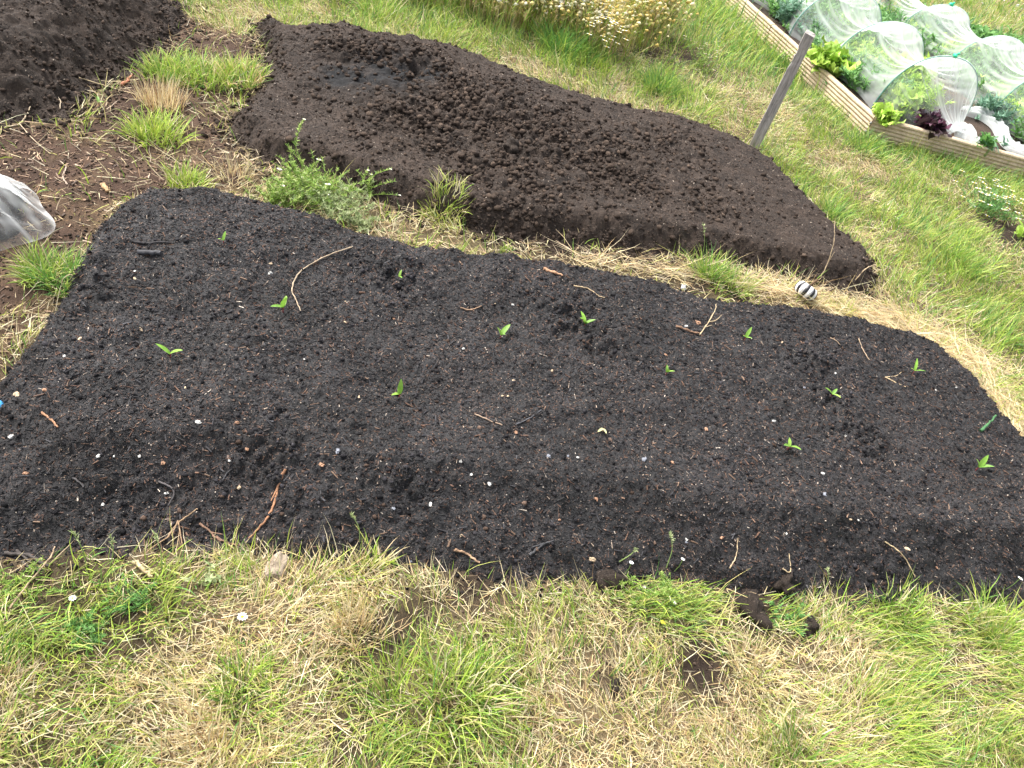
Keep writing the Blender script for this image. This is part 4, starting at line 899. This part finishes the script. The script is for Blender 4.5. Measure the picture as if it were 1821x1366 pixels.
# golden hay swept along the rim of the compost bed and between the beds
g = Geo()
line = smooth_line([(*at(*q), 0) for q in [(1010, 462), (1180, 490), (1330, 512), (1450, 545), (1560, 580), (1650, 620), (1710, 665), (1770, 730), (1815, 800), (1860, 860)]], 10)[:, :2]
n = 8500; k = R.integers(0, len(line) - 1, n); p_ = line[k] + (line[k + 1] - line[k]) * R.random((n, 1)); t = line[k + 1] - line[k]; t /= np.linalg.norm(t, axis=1)[:, None]
wid = np.interp(k, [0, 30, 50, 90], [.04, .06, .11, .09]); off = np.abs(R.normal(0, 1, n)) * wid - .01
s = np.stack([-t[:, 1], t[:, 0]], 1); p_ = p_ + s * off[:, None]
keep = R.random(n) < np.interp(k, [0, 20, 35, 50], [.25, .35, .8, 1]) * np.clip(.75 + 1.1 * fbm(p_[:, 0], p_[:, 1], .09, 3, 615), .1, 1); p_, t = p_[keep], t[keep]; n = len(p_)
d = bed_d(p_[:, 0], p_[:, 1]); kk = d < .02; p_, t = p_[kk], t[kk]; n = len(p_)
az = np.arctan2(t[:, 1], t[:, 0]) + R.normal(0, .55, n) + PI * (R.random(n) < .5)
cs, _ = mixpick(['gold', 'straw', 'brown'], [1.3, .8, .12], n)
blades(g, np.column_stack([p_, total_h(p_[:, 0], p_[:, 1]) + R.uniform(0, .022, n)]), R.gamma(4, .25, n) * .09, az, R.normal(1.42, .16, n), R.uniform(.0014, .003, n), R.normal(.1, .25, n), cs, 3, wav=.15)
tag(g.build('hay', M_blade), 'golden dry hay lying along the right rim of the compost bed', 'hay', kind='stuff')

# litter on the left path: wood chips and dry stems
g = Geo(); n = 15000; x, y = region_points(n, -2.9, -.7, 1.0, 3.6); pd = poly_d(x, y, PATHPOLY); bl = blobs(x, y, [(150, 290, .28, 1.), (280, 300, .2, .8), (60, 270, .2, .9), (250, 340, .15, .6), (200, 400, .15, .5), (100, 560, .2, .35), (400, 300, .2, .4)])
k = (bed_d(x, y) < .01) & (pd > -.12) & (R.random(n) < .05 + .85 * bl); x, y = x[k], y[k]; n = len(x)
boxes(g, x, y, total_h(x, y) + R.uniform(0, .004, n), R.gamma(3, .0042, n) + .003, R.uniform(.002, .006, n), R.uniform(.001, .003, n), cpick([(.07, .045, .03), (.14, .09, .06), (.24, .155, .10), (.36, .24, .16), (.5, .38, .28)], [10, 12, 9, 4, 1], n), .35)
tag(g.build('wood_chips', M_chip, smooth=False), 'orange brown wood chips strewn over the left path', 'wood chips', kind='stuff')
g = Geo(); n = 8500; x, y = region_points(n, -2.9, -.3, 1.0, 3.9); k = (bed_d(x, y) < .02) & (poly_d(x, y, PATHPOLY) > -.05); x, y = x[k], y[k]
bl = blobs(x, y, [(330, 60, .3, 1.), (420, 60, .3, 1), (300, 240, .2, .9), (230, 200, .2, .6), (320, 200, .15, .8), (400, 310, .2, .9), (320, 330, .18, .9), (430, 290, .12, .9), (90, 400, .1, .5), (60, 540, .15, .4), (200, 340, .15, .3)])
k = R.random(len(x)) < .03 + .75 * bl; x, y = x[k], y[k]; n = len(x); cs, _ = mixpick(['straw', 'gold', 'brown'], [1.2, .5, .5], n)
blades(g, np.stack([x, y, total_h(x, y) + R.uniform(.001, .02, n)], 1), R.gamma(3, .33, n) * .075, R.uniform(0, 2 * PI, n), R.normal(1.45, .15, n), R.uniform(.001, .0021, n), R.normal(0, .3, n), cs * .85, 3, wav=.12)
tag(g.build('straw', M_blade), 'dry pale straw stems lying on the left path', 'straw', kind='stuff')

# ------------------------------------------------------------------ distinct tufts
def tuft(px, py, r, h, n, w, label, name='grass_tuft', pal=('green', 'lime', 'straw'), pw=(1, .6, .25), spread=.55, width=.003, cat='grass tuft', curl=(.2, 1.2)):
    x, y = at(px, py); e0 = (x, y, H(x, y))
    th = R.uniform(0, 2 * PI, n); q = np.sqrt(R.random(n)) * r; q = q * (.55 + .9 * vn(np.cos(th) * 2, np.sin(th) * 2, 1, int(px)));  bx = np.cos(th) * q; by = np.sin(th) * q; ln_ = R.uniform(0, 6.28)
    az = th + R.normal(0, 1.0, n); tl = .12 * np.cos(az - ln_) + np.abs(R.normal(.1, .12, n)) + spread * (q / r) * R.uniform(.5, 1.3, n)
    c, _ = mixpick(list(pal), list(pw), n); g = Geo()
    zz = total_h(bx + x, by + y) - e0[2] - .003
    blades(g, np.stack([bx, by, zz], 1), h * R.gamma(6, 1 / 6, n).clip(.3, 1.4) * .8, az, tl, R.uniform(.7, 1.2, n) * width, R.uniform(*curl, n), c, 4, wav=.08)
    o = g.build(name, M_blade); o.location = e0; return tag(o, label, cat)
LM = ('lime', 'green', 'straw'); DG = ('deep', 'green', 'lime'); ST = ('straw', 'gold', 'brown')
for a in [(300, 135, .10, .10, 420, 'green grass tuft at the left end of the grassy strip by the upper path', ('green', 'lime', 'olive'), (1, .7, .2)), (365, 140, .12, .10, 480, 'wide green tuft in the middle of the grassy strip by the brown bed', ('green', 'lime', 'gold'), (1, .7, .3)),
          (425, 140, .10, .12, 380, 'yellowing tuft leaning on the edge of the brown bed', ('lime', 'green', 'gold'), (.8, .7, .6)), (275, 240, .085, .10, 420, 'bright lime tuft beside the path below the tan stubble', LM, (1.2, .5, .1)), (330, 332, .065, .08, 330, 'small lime tuft just behind the upper left of compost', LM, (1.2, .5, .3)),
          (70, 485, .06, .09, 300, 'green tuft against the crumpled netting cover', ('green', 'lime', 'straw'), (1, .8, .2)), (105, 500, .07, .09, 340, 'spreading green tuft on the path left of the compost', ('green', 'deep', 'straw'), (1, .5, .2)),
          (785, 385, .075, .07, 330, 'yellow green tuft standing between the two beds near the weed heap', ('lime', 'olive', 'straw'), (1, .6, .4)), (1262, 492, .06, .12, 330, 'fresh green tuft at the near edge of the brown bed', ('green', 'deep', 'lime'), (1, .5, .5)), (1310, 510, .06, .10, 240, 'fading green tuft right of the fresh one near the pumpkin', ('green', 'lime', 'straw'), (1, .6, .8)),
          (995, 92, .13, .19, 520, 'dark green tuft in front of the yellow wildflowers', DG, (1, 1, .2)), (1050, 110, .10, .12, 260, 'low green tuft right of the dark tuft', DG, (.6, 1, .4)), (1172, 160, .11, .14, 420, 'green tuft between the bare patch and the brown bed', DG, (.8, 1, .3)), (1480, 385, .09, .10, 260, 'green tuft at the right shoulder of the brown bed', DG, (.5, 1, .5)),
          (810, 1250, .09, .13, 420, 'long bladed green tuft at the bottom centre', ('green', 'lime', 'straw'), (1, .6, .6)), (1775, 1135, .09, .11, 400, 'dense green tuft at the lower right picture edge', ('lime', 'green', 'straw'), (1, .8, .3)), (655, 1020, .05, .07, 170, 'yellowish tuft overhanging the front edge of the compost', ('olive', 'lime', 'straw'), (1, .7, 1)),
          (1610, 1100, .08, .08, 280, 'green tuft along the front right edge of the compost', ('green', 'lime', 'straw'), (1, .6, .3)), (900, 446, .02, .04, 50, 'tiny green sprig on the bare path between beds', LM, (1, 1, .3)), (430, 1225, .05, .08, 120, 'small vivid green tuft in the lower left grass', ('green', 'lime', 'straw'), (1, .5, .1)),
          (1420, 1350, .08, .12, 200, 'green blades rising at the bottom edge right of centre', ('green', 'olive', 'straw'), (1, .6, .4)), (1500, 555, .04, .07, 130, 'yellow green tuft in the hay right of the pumpkin', ('lime', 'olive', 'straw'), (1, .8, .5)), (1760, 590, .12, .12, 260, 'green tuft in the hay coloured grass at the right', DG, (.6, 1, .3)),
          (1700, 470, .14, .13, 350, 'broad soft green tuft in the right hand grass', ('green', 'deep', 'lime'), (1, .5, .5)), (670, 25, .12, .14, 300, 'green tuft at the top centre behind the brown bed', ('green', 'lime', 'straw'), (1, .6, .4)), (790, 60, .12, .12, 280, 'green tuft behind the wet patch of the brown bed', ('green', 'lime', 'straw'), (1, .6, .4)), (1540, 265, .12, .12, 300, 'green tuft against the corner of the timber bed', DG, (.8, 1, .3)), (1700, 300, .14, .12, 330, 'green tuft against the front boards of the timber bed', DG, (.8, 1, .3)), (1400, 120, .15, .13, 330, 'green tuft against the left boards behind the post', DG, (.8, 1, .3))]:
    tuft(a[0], a[1], a[2], a[3], a[4], 0, a[5], pal=a[6], pw=a[7], width=.0042 if a[1] < 300 else .0032)
tuft(288, 185, .07, .11, 420, 0, 'tan stubble tuft of stiff dry stems by the upper path', 'dry_tuft', ('gold', 'straw', 'brown'), (1.2, .6, .3), .35, .0026, 'dry grass tuft', (-.1, .3))
tuft(625, 1120, .05, .10, 260, 0, 'standing straw coloured tuft in the foreground left of the bare soil', 'dry_tuft', ('gold', 'straw', 'olive'), (1, 1, .4), .3, .0024, 'dry grass tuft', (-.1, .4))
tuft(365, 1350, .06, .08, 220, 0, 'cut straw stubble tuft at the bottom left', 'dry_tuft', ('straw', 'gold', 'brown'), (1, .5, .2), .5, .003, 'dry grass tuft', (-.1, .3))
tuft(420, 318, .06, .09, 150, 0, 'wispy pale dead tuft at the left corner of the brown bed', 'dry_tuft', ('straw', 'gold', 'brown'), (1, .5, .2), .6, .002, 'dry grass tuft', (-.1, .5))
tuft(1350, 1190, .06, .07, 220, 0, 'bleached straw tuft right of the bare soil patch', 'dry_tuft', ('straw', 'gold', 'olive'), (1, .5, .4), .7, .0024, 'dry grass tuft', (0, .5))

# grass stems with seed heads
def seedstem(px, py, tx_, ty_, h, label, col=(.30, .40, .14), fork=True):
    b = S(px, py); q = at(tx_, ty_, b[2] + h); t_ = np.array([q[0], q[1], b[2] + h]); o = empty('seeding_grass', b, label, 'grass stem')
    L = smooth_line([np.zeros(3), (t_ - b) * .5 + np.array([.008, 0, .01]), t_ - b], 6); g = Geo(); tube(g, L, np.linspace(.0016, .0008, len(L)), col, 5); g.build('stem', M_blade, o)
    g = Geo(); n = 26; k = R.uniform(.72, 1., n); P = np.array([L[int(q_ * (len(L) - 1))] for q_ in k]); cc = np.tile([(.42, .48, .24)], (n, 1)) * R.uniform(.8, 1.2, (n, 1))
    blades(g, P, R.uniform(.006, .014, n), R.uniform(0, 6.28, n), R.uniform(.2, 1.2, n), .0028, .2, cc, 2); g.build('seed_head', M_blade, o)
for a in [(155, 1012, 126, 942, .10, 'leftmost green flowering grass stem at the lower left edge'), (196, 1010, 196, 950, .09, 'green flowering grass stem second from the left edge'), (288, 1020, 272, 943, .10, 'green flowering grass stem beside the frayed root'), (640, 965, 622, 912, .07, 'thin flowering grass stem above the yellowish tuft'),
          (1246, 470, 1250, 395, .19, 'tall single grass stem above the fresh green tuft'), (1185, 1010, 1190, 945, .09, 'thin upright grass stem beside the white budded weed'), (1458, 1060, 1470, 1010, .07, 'dark green upright blade pair on the front right edge'), (1100, 1000, 1130, 975, .05, 'pale branching seed stem at the front edge')]:
    seedstem(*a)
# ------------------------------------------------------------------ weeds with flowers
def weed(px, py, r, h, nst, pal, label, fl=0, **k):
    x, y = at(px, py); return feathery('mayweed', 0, 0, r, h, nst, pal, label, 'weed', z0=H(x, y), x=x, y=y, fl=fl, **k)
weed(540, 345, .13, .13, 70, 'weed', 'upright leafy part of the pulled weed heap between beds', 5, lean=.8, ll=.018, lw=.0034, per=50)
weed(600, 370, .15, .10, 80, 'pale', 'wilted grey green weeds lying over the compost edge', 0, lean=1.25, ll=.018, lw=.0034, per=50)
weed(570, 350, .12, .12, 50, 'weed', 'tangled green weeds in the middle of the weed heap', 2, lean=1.0, ll=.018, lw=.0032, per=50, petal=.009)
weed(650, 345, .05, .17, 12, 'weed', 'flowering weed sprays reaching over the brown bed side', 8, lean=.7, ll=.016, lw=.003, per=60, petal=.006)
weed(495, 362, .09, .09, 50, 'weed', 'low weeds at the left end of the weed heap', 2, lean=1.0, ll=.016, lw=.0034, per=44, petal=.009)
weed(640, 405, .07, .08, 34, 'pale', 'wilted weed stems at the right end of the heap on the compost rim', 0, lean=1.3, ll=.016, lw=.003, per=50)
weed(525, 290, .02, .20, 1, 'weed', 'single thin weed sprig standing against the brown bed', 1, lean=.15, ll=.016, lw=.003, per=110, petal=.007)
weed(1180, 1065, .06, .07, 30, 'weed', 'green feathery weed with white buds at the front edge', 3, lean=.6, ll=.012, lw=.0022, per=34, petal=.005)
weed(1120, 1060, .05, .05, 22, 'weed', 'low feathery weed left of the white budded weed', 0, lean=.9, ll=.012, lw=.0022, per=34)
weed(1400, 1095, .05, .05, 24, 'green', 'low leafy weed beside the soil lump in the foreground', 0, lean=.8, ll=.012, lw=.0026, per=34)
weed(150, 1120, .06, .05, 28, 'green', 'dark green feathery weed in the lower left grass', 0, lean=.8, ll=.012, lw=.0022, per=34)
weed(230, 1075, .05, .05, 24, 'green', 'feathery weed right of the dark green weed lower left', 0, lean=.8, ll=.012, lw=.0022, per=34)
weed(35, 1045, .05, .06, 20, 'weed', 'pale feathery weed at the far lower left edge', 0, lean=.8, ll=.012, lw=.0022, per=34)
weed(372, 1030, .025, .06, 8, 'pale', 'small grey green leafy plant by the front edge', 0, lean=.5, ll=.018, lw=.006, per=14)
weed(1750, 375, .16, .16, 60, 'green', 'white flowering weed patch in the grass at the right', 58, lean=.6, ll=.03, lw=.004, per=18, petal=.016)
weed(1240, 125, .07, .20, 22, 'weed', 'small white flowered weed on the bare patch near the wildflowers', 18, lean=.4, ll=.03, lw=.004, per=12, petal=.010)
rosette('broad_leaf_weed', 1822, 412, .10, 16, 'lettuce', 'yellow green broad leaved plant cut by the right picture edge', 'weed', .2, z0=.0, wid=.4)
# single daisies
for px, py, r, lb, h in [(431, 1097, .012, 'white and yellow daisy in the lower left grass', .05), (563, 404, .017, 'drooping white daisy at the edge of the weed heap', .02), (128, 1062, .008, 'closed white daisy bud near the lower left edge', .05), (1212, 998, .006, 'round white bud on the front edge weed', .06), (1120, 1005, .007, 'white bud left of the round bud', .05), (1802, 1038, .008, 'white bud at the lower right edge beside the compost', .06), (1178, 1108, .008, 'tiny yellow flower in the foreground grass', .03)]:
    x, y = at(px, py, .0 + h); z = H(x, y); e = empty('daisy', (x, y, z), lb, 'flower'); g = Geo(); tube(g, [(0, 0, 0), (.003, 0, h * .5), (0, 0, h)], .001, (.22, .34, .1), 5); g.build('stem', M_blade, e)
    flower(e, (0, 0, h), r, (.72, .62, .05) if 'yellow flower' in lb else (.85, .85, .82))

# ------------------------------------------------------------------ wildflower thicket at the top
def wildflower(px, py, h, nst, label, pal, fc, r=.15, fl=3, hs=.0115):
    x, y = at(px, py); z = H(x, y); e = empty('wildflower_clump', (x, y, z), label, 'wildflowers', 'dying wildflowers behind the brown bed'); g = Geo(); gh = Geo(); n = nst
    bx = R.normal(0, r * .5, n); by = R.normal(0, r * .5, n); az = R.uniform(0, 6.28, n); tl = np.abs(R.normal(.15, .2, n)); L = h * R.uniform(.5, 1.1, n); cu = R.normal(.15, .3, n)
    c, _ = mixpick(list(pal[0]), list(pal[1]), n); blades(g, np.stack([bx, by, np.zeros(n) - .005], 1), L, az, tl, .0055, cu, c, 4, wav=.05)
    for t, ww in ((.45, 3), (.7, 4), (.95, 4)):
        for _ in range(ww):
            ang = tl + cu * t * .5; P = np.stack([bx + np.cos(az) * np.sin(ang) * L * t, by + np.sin(az) * np.sin(ang) * L * t, np.cos(ang) * L * t], 1)
            aa = R.uniform(0, 6.28, n); l2 = R.uniform(.03, .07, n); t2 = R.uniform(.2, 1.1, n); c, _ = mixpick(list(pal[0]), list(pal[1]), n)
            blades(g, P, l2, aa, t2, .004, .1, c, 2)
            if fl and t > .5:
                k = R.random(n) < .28 * fl / 3; Q = P[k] + np.stack([np.cos(aa[k]) * np.sin(t2[k]), np.sin(aa[k]) * np.sin(t2[k]), np.cos(t2[k])], 1) * l2[k][:, None]
                for q in Q:
                    s_ = hs * R.uniform(.6, 1.3); o = np.array([(1, 0, 0), (0, 1, 0), (-1, 0, 0), (0, -1, 0), (0, 0, .8), (0, 0, -.6), (.7, .7, .2), (-.7, -.7, .2)]) * s_ + R.normal(0, s_ * .2, (8, 3))
                    gh.add(q + o, [(0, 6, 4), (6, 1, 4), (1, 2, 4), (2, 7, 4), (7, 3, 4), (3, 0, 4), (6, 0, 5), (1, 6, 5), (2, 1, 5), (7, 2, 5), (3, 7, 5), (0, 3, 5)], np.array(fc[R.integers(0, len(fc))]) * R.uniform(.85, 1.1))
    g.build('stems', M_blade, e)
    if gh.n: tag(gh.build('flower_heads', M_petal, e), kind='stuff')
YB = (('gold', 'brown', 'olive', 'green', 'lime'), (.9, .3, 1.2, .7, .8)); cream = [(.82, .78, .52), (.78, .68, .30), (.84, .82, .68), (.76, .62, .22)]; yel = [(.80, .66, .26), (.76, .58, .18), (.84, .78, .50)]; whi = [(.85, .83, .72), (.85, .80, .60)]
for a in [(640, -30, .3, 60, 'left end wildflower clump with few heads at the top edge', YB, cream), (760, -10, .32, 70, 'brown stemmed wildflower clump left of centre at the top', YB, cream), (850, 8, .34, 80, 'olive wildflower clump behind the tall grass stem', YB, cream), (920, 30, .34, 90, 'brown wildflower clump behind the dark green tuft', YB, cream), (985, 45, .34, 90, 'reddish brown wildflower clump right of the dark tuft', YB, cream),
          (1045, 60, .32, 95, 'wildflower clump with a dense white flower head cluster', YB, whi), (1100, 85, .28, 95, 'golden wildflower clump hanging over the bare patch', YB, yel), (1150, 70, .32, 90, 'brown and gold wildflower clump near the bare patch', YB, yel), (1195, 50, .34, 90, 'yellow headed wildflower clump at the right end', YB, yel), (1080, 10, .4, 80, 'rear wildflower clump behind the white cluster', YB, cream), (960, -10, .4, 80, 'rear brown wildflower clump in the middle of the thicket', YB, cream), (1170, 0, .4, 80, 'rear yellow wildflower clump at the right', YB, yel)]:
    wildflower(a[0] - 35, a[1] + 8, a[2] * (1.1 if a[0] > 1000 else .85), int(a[3] * 1.4), a[4], a[5], a[6], fl=3.4 if a[0] > 960 else 3.2)
x, y = at(1095, 52); x, y = at(1085, 35, .3)
e = empty('white_flower_cluster', (x, y, .0), 'dense cluster of white daisies standing out of the brown thicket', 'wildflowers')
g = Geo(); tube(g, [(0, 0, 0), (.01, 0, .15), (0, 0, .27)], .003, (.3, .34, .12), 6); g.build('stem', M_blade, e)
for i in range(34): flower(e, (R.normal(0, .06), R.normal(0, .05), .29 + R.normal(0, .05)), .017, (.86, .85, .78))
# far meadow flowers, dark strip crops
g = Geo(); n = 5200; x, y = region_points(n, 2.2, 9, 8.0, 16); keep = vn(x, y, .5, 601) > .42; x, y = x[keep], y[keep]
k = poly_d(x, y, [at(*q) for q in [(1560, -5), (1660, 25), (1700, 90), (1765, 78), (1835, 125), (1900, 170), (1850, 60), (1750, 40), (1640, 10), (1600, -30)]]) < -.02; x, y = x[k], y[k]; n = len(x)
boxes(g, x, y, R.uniform(.10, .22, n), R.uniform(.012, .028, n), R.uniform(.010, .020, n), R.uniform(.004, .010, n), cpick([(.82, .82, .74), (.80, .76, .5), (.8, .66, .25)], [4, 2, 1], n) / 1.3, .5)
tag(g.build('meadow_flowers', M_petal, smooth=False), 'scattered white and cream flowers over the distant meadow', 'wildflowers', kind='stuff')
for i, (px, py, lb) in enumerate([(1722, 62, 'leftmost bright green plant of the row behind the far tunnel'), (1738, 68, 'second bright green plant of the row behind the far tunnel'), (1755, 75, 'third bright green plant of the row behind the far tunnel'), (1772, 82, 'fourth bright green plant of the row behind the far tunnel'), (1790, 92, 'rightmost bright green plant of the row behind the far tunnel')]):
    rosette('leafy_plant', px, py, .15, 110, 'green', lb, 'vegetable plant', .5, z0=0., wid=.5)
for hoops_, lab, grp in ((t1, 'soft green crop growing under the near netting tunnel', 'crops under the near netting tunnel'), (t2, 'soft green crop growing under the far netting tunnel', 'crops under the far netting tunnel')):
    for i in range(len(hoops_) - 1):
        for s_, side_ in ((.1, .25), (.3, .7), (.5, .4), (.7, .75), (.9, .25), (.6, .15), (.2, .5)):
            A, B = hoops_[i], hoops_[i + 1]; q = (A[0] * (1 - side_) + A[1] * side_) * (1 - s_) + (B[0] * (1 - side_) + B[1] * side_) * s_
            if hoops_ is t1 and i == 0 and s_ < .25: continue
            feathery('crop_plant', 0, 0, .13, .17, 34, ['carrot', 'green', 'bluegreen', 'lettuce', 'green'][int(R.integers(0, 5))], lab, 'crop plant', z0=.1, x=q[0], y=q[1], lw=.013, ll=.05, per=20, group=grp)
# two pale boards leaning in the background
for i, (px, py, tx_, ty_, lb) in enumerate([(1573, 26, 1588, -30, 'pale upright stake standing behind the near netting tunnel'), (1567, 10, 1578, -40, 'second pale stake left of the first behind the tunnel')]):
    b = at(px, py); t_ = at(tx_, ty_, .45); g = Geo(); L = np.linspace((*b, 0), (*t_, .45), 12); tube(g, L, [.024] * 12, (.62, .45, .24), 5)
    tag(g.build('bamboo_stake', M_twig, loc=(*b, 0), smooth=False), lb, 'stake')

# ------------------------------------------------------------------ light
w = bpy.data.worlds.new('World'); SC.world = w; w.use_nodes = True; nt = w.node_tree; nt.nodes.clear()
sun_el, sun_rot = math.radians(55), math.radians(-60)
sky = nt.nodes.new('ShaderNodeTexSky'); sky.sky_type = 'NISHITA'; sky.sun_disc = False; sky.sun_elevation = sun_el; sky.sun_rotation = sun_rot; sky.dust_density = 6; sky.air_density = 1.0; sky.ozone_density = 1.0
hs = nt.nodes.new('ShaderNodeHueSaturation'); hs.inputs['Saturation'].default_value = .35
bg = nt.nodes.new('ShaderNodeBackground'); bg.inputs[1].default_value = .135; wo = nt.nodes.new('ShaderNodeOutputWorld')
nt.links.new(sky.outputs[0], hs.inputs['Color']); nt.links.new(hs.outputs[0], bg.inputs[0]); nt.links.new(bg.outputs[0], wo.inputs[0])
sl = bpy.data.lights.new('sun', 'SUN'); sl.energy = 1.5; sl.angle = math.radians(10); sl.color = (1, .965, .91)
so = bpy.data.objects.new('sun', sl); COL.objects.link(so)
dirv = Vector((math.sin(sun_rot) * math.cos(sun_el), math.cos(sun_rot) * math.cos(sun_el), math.sin(sun_el)))
so.rotation_euler = dirv.to_track_quat('Z', 'Y').to_euler()
SC.view_settings.view_transform = 'Standard'; SC.view_settings.look = 'None'; SC.view_settings.exposure = 1.58; SC.view_settings.gamma = 1
SC.cycles.transparent_max_bounces = 24; SC.cycles.max_bounces = 6
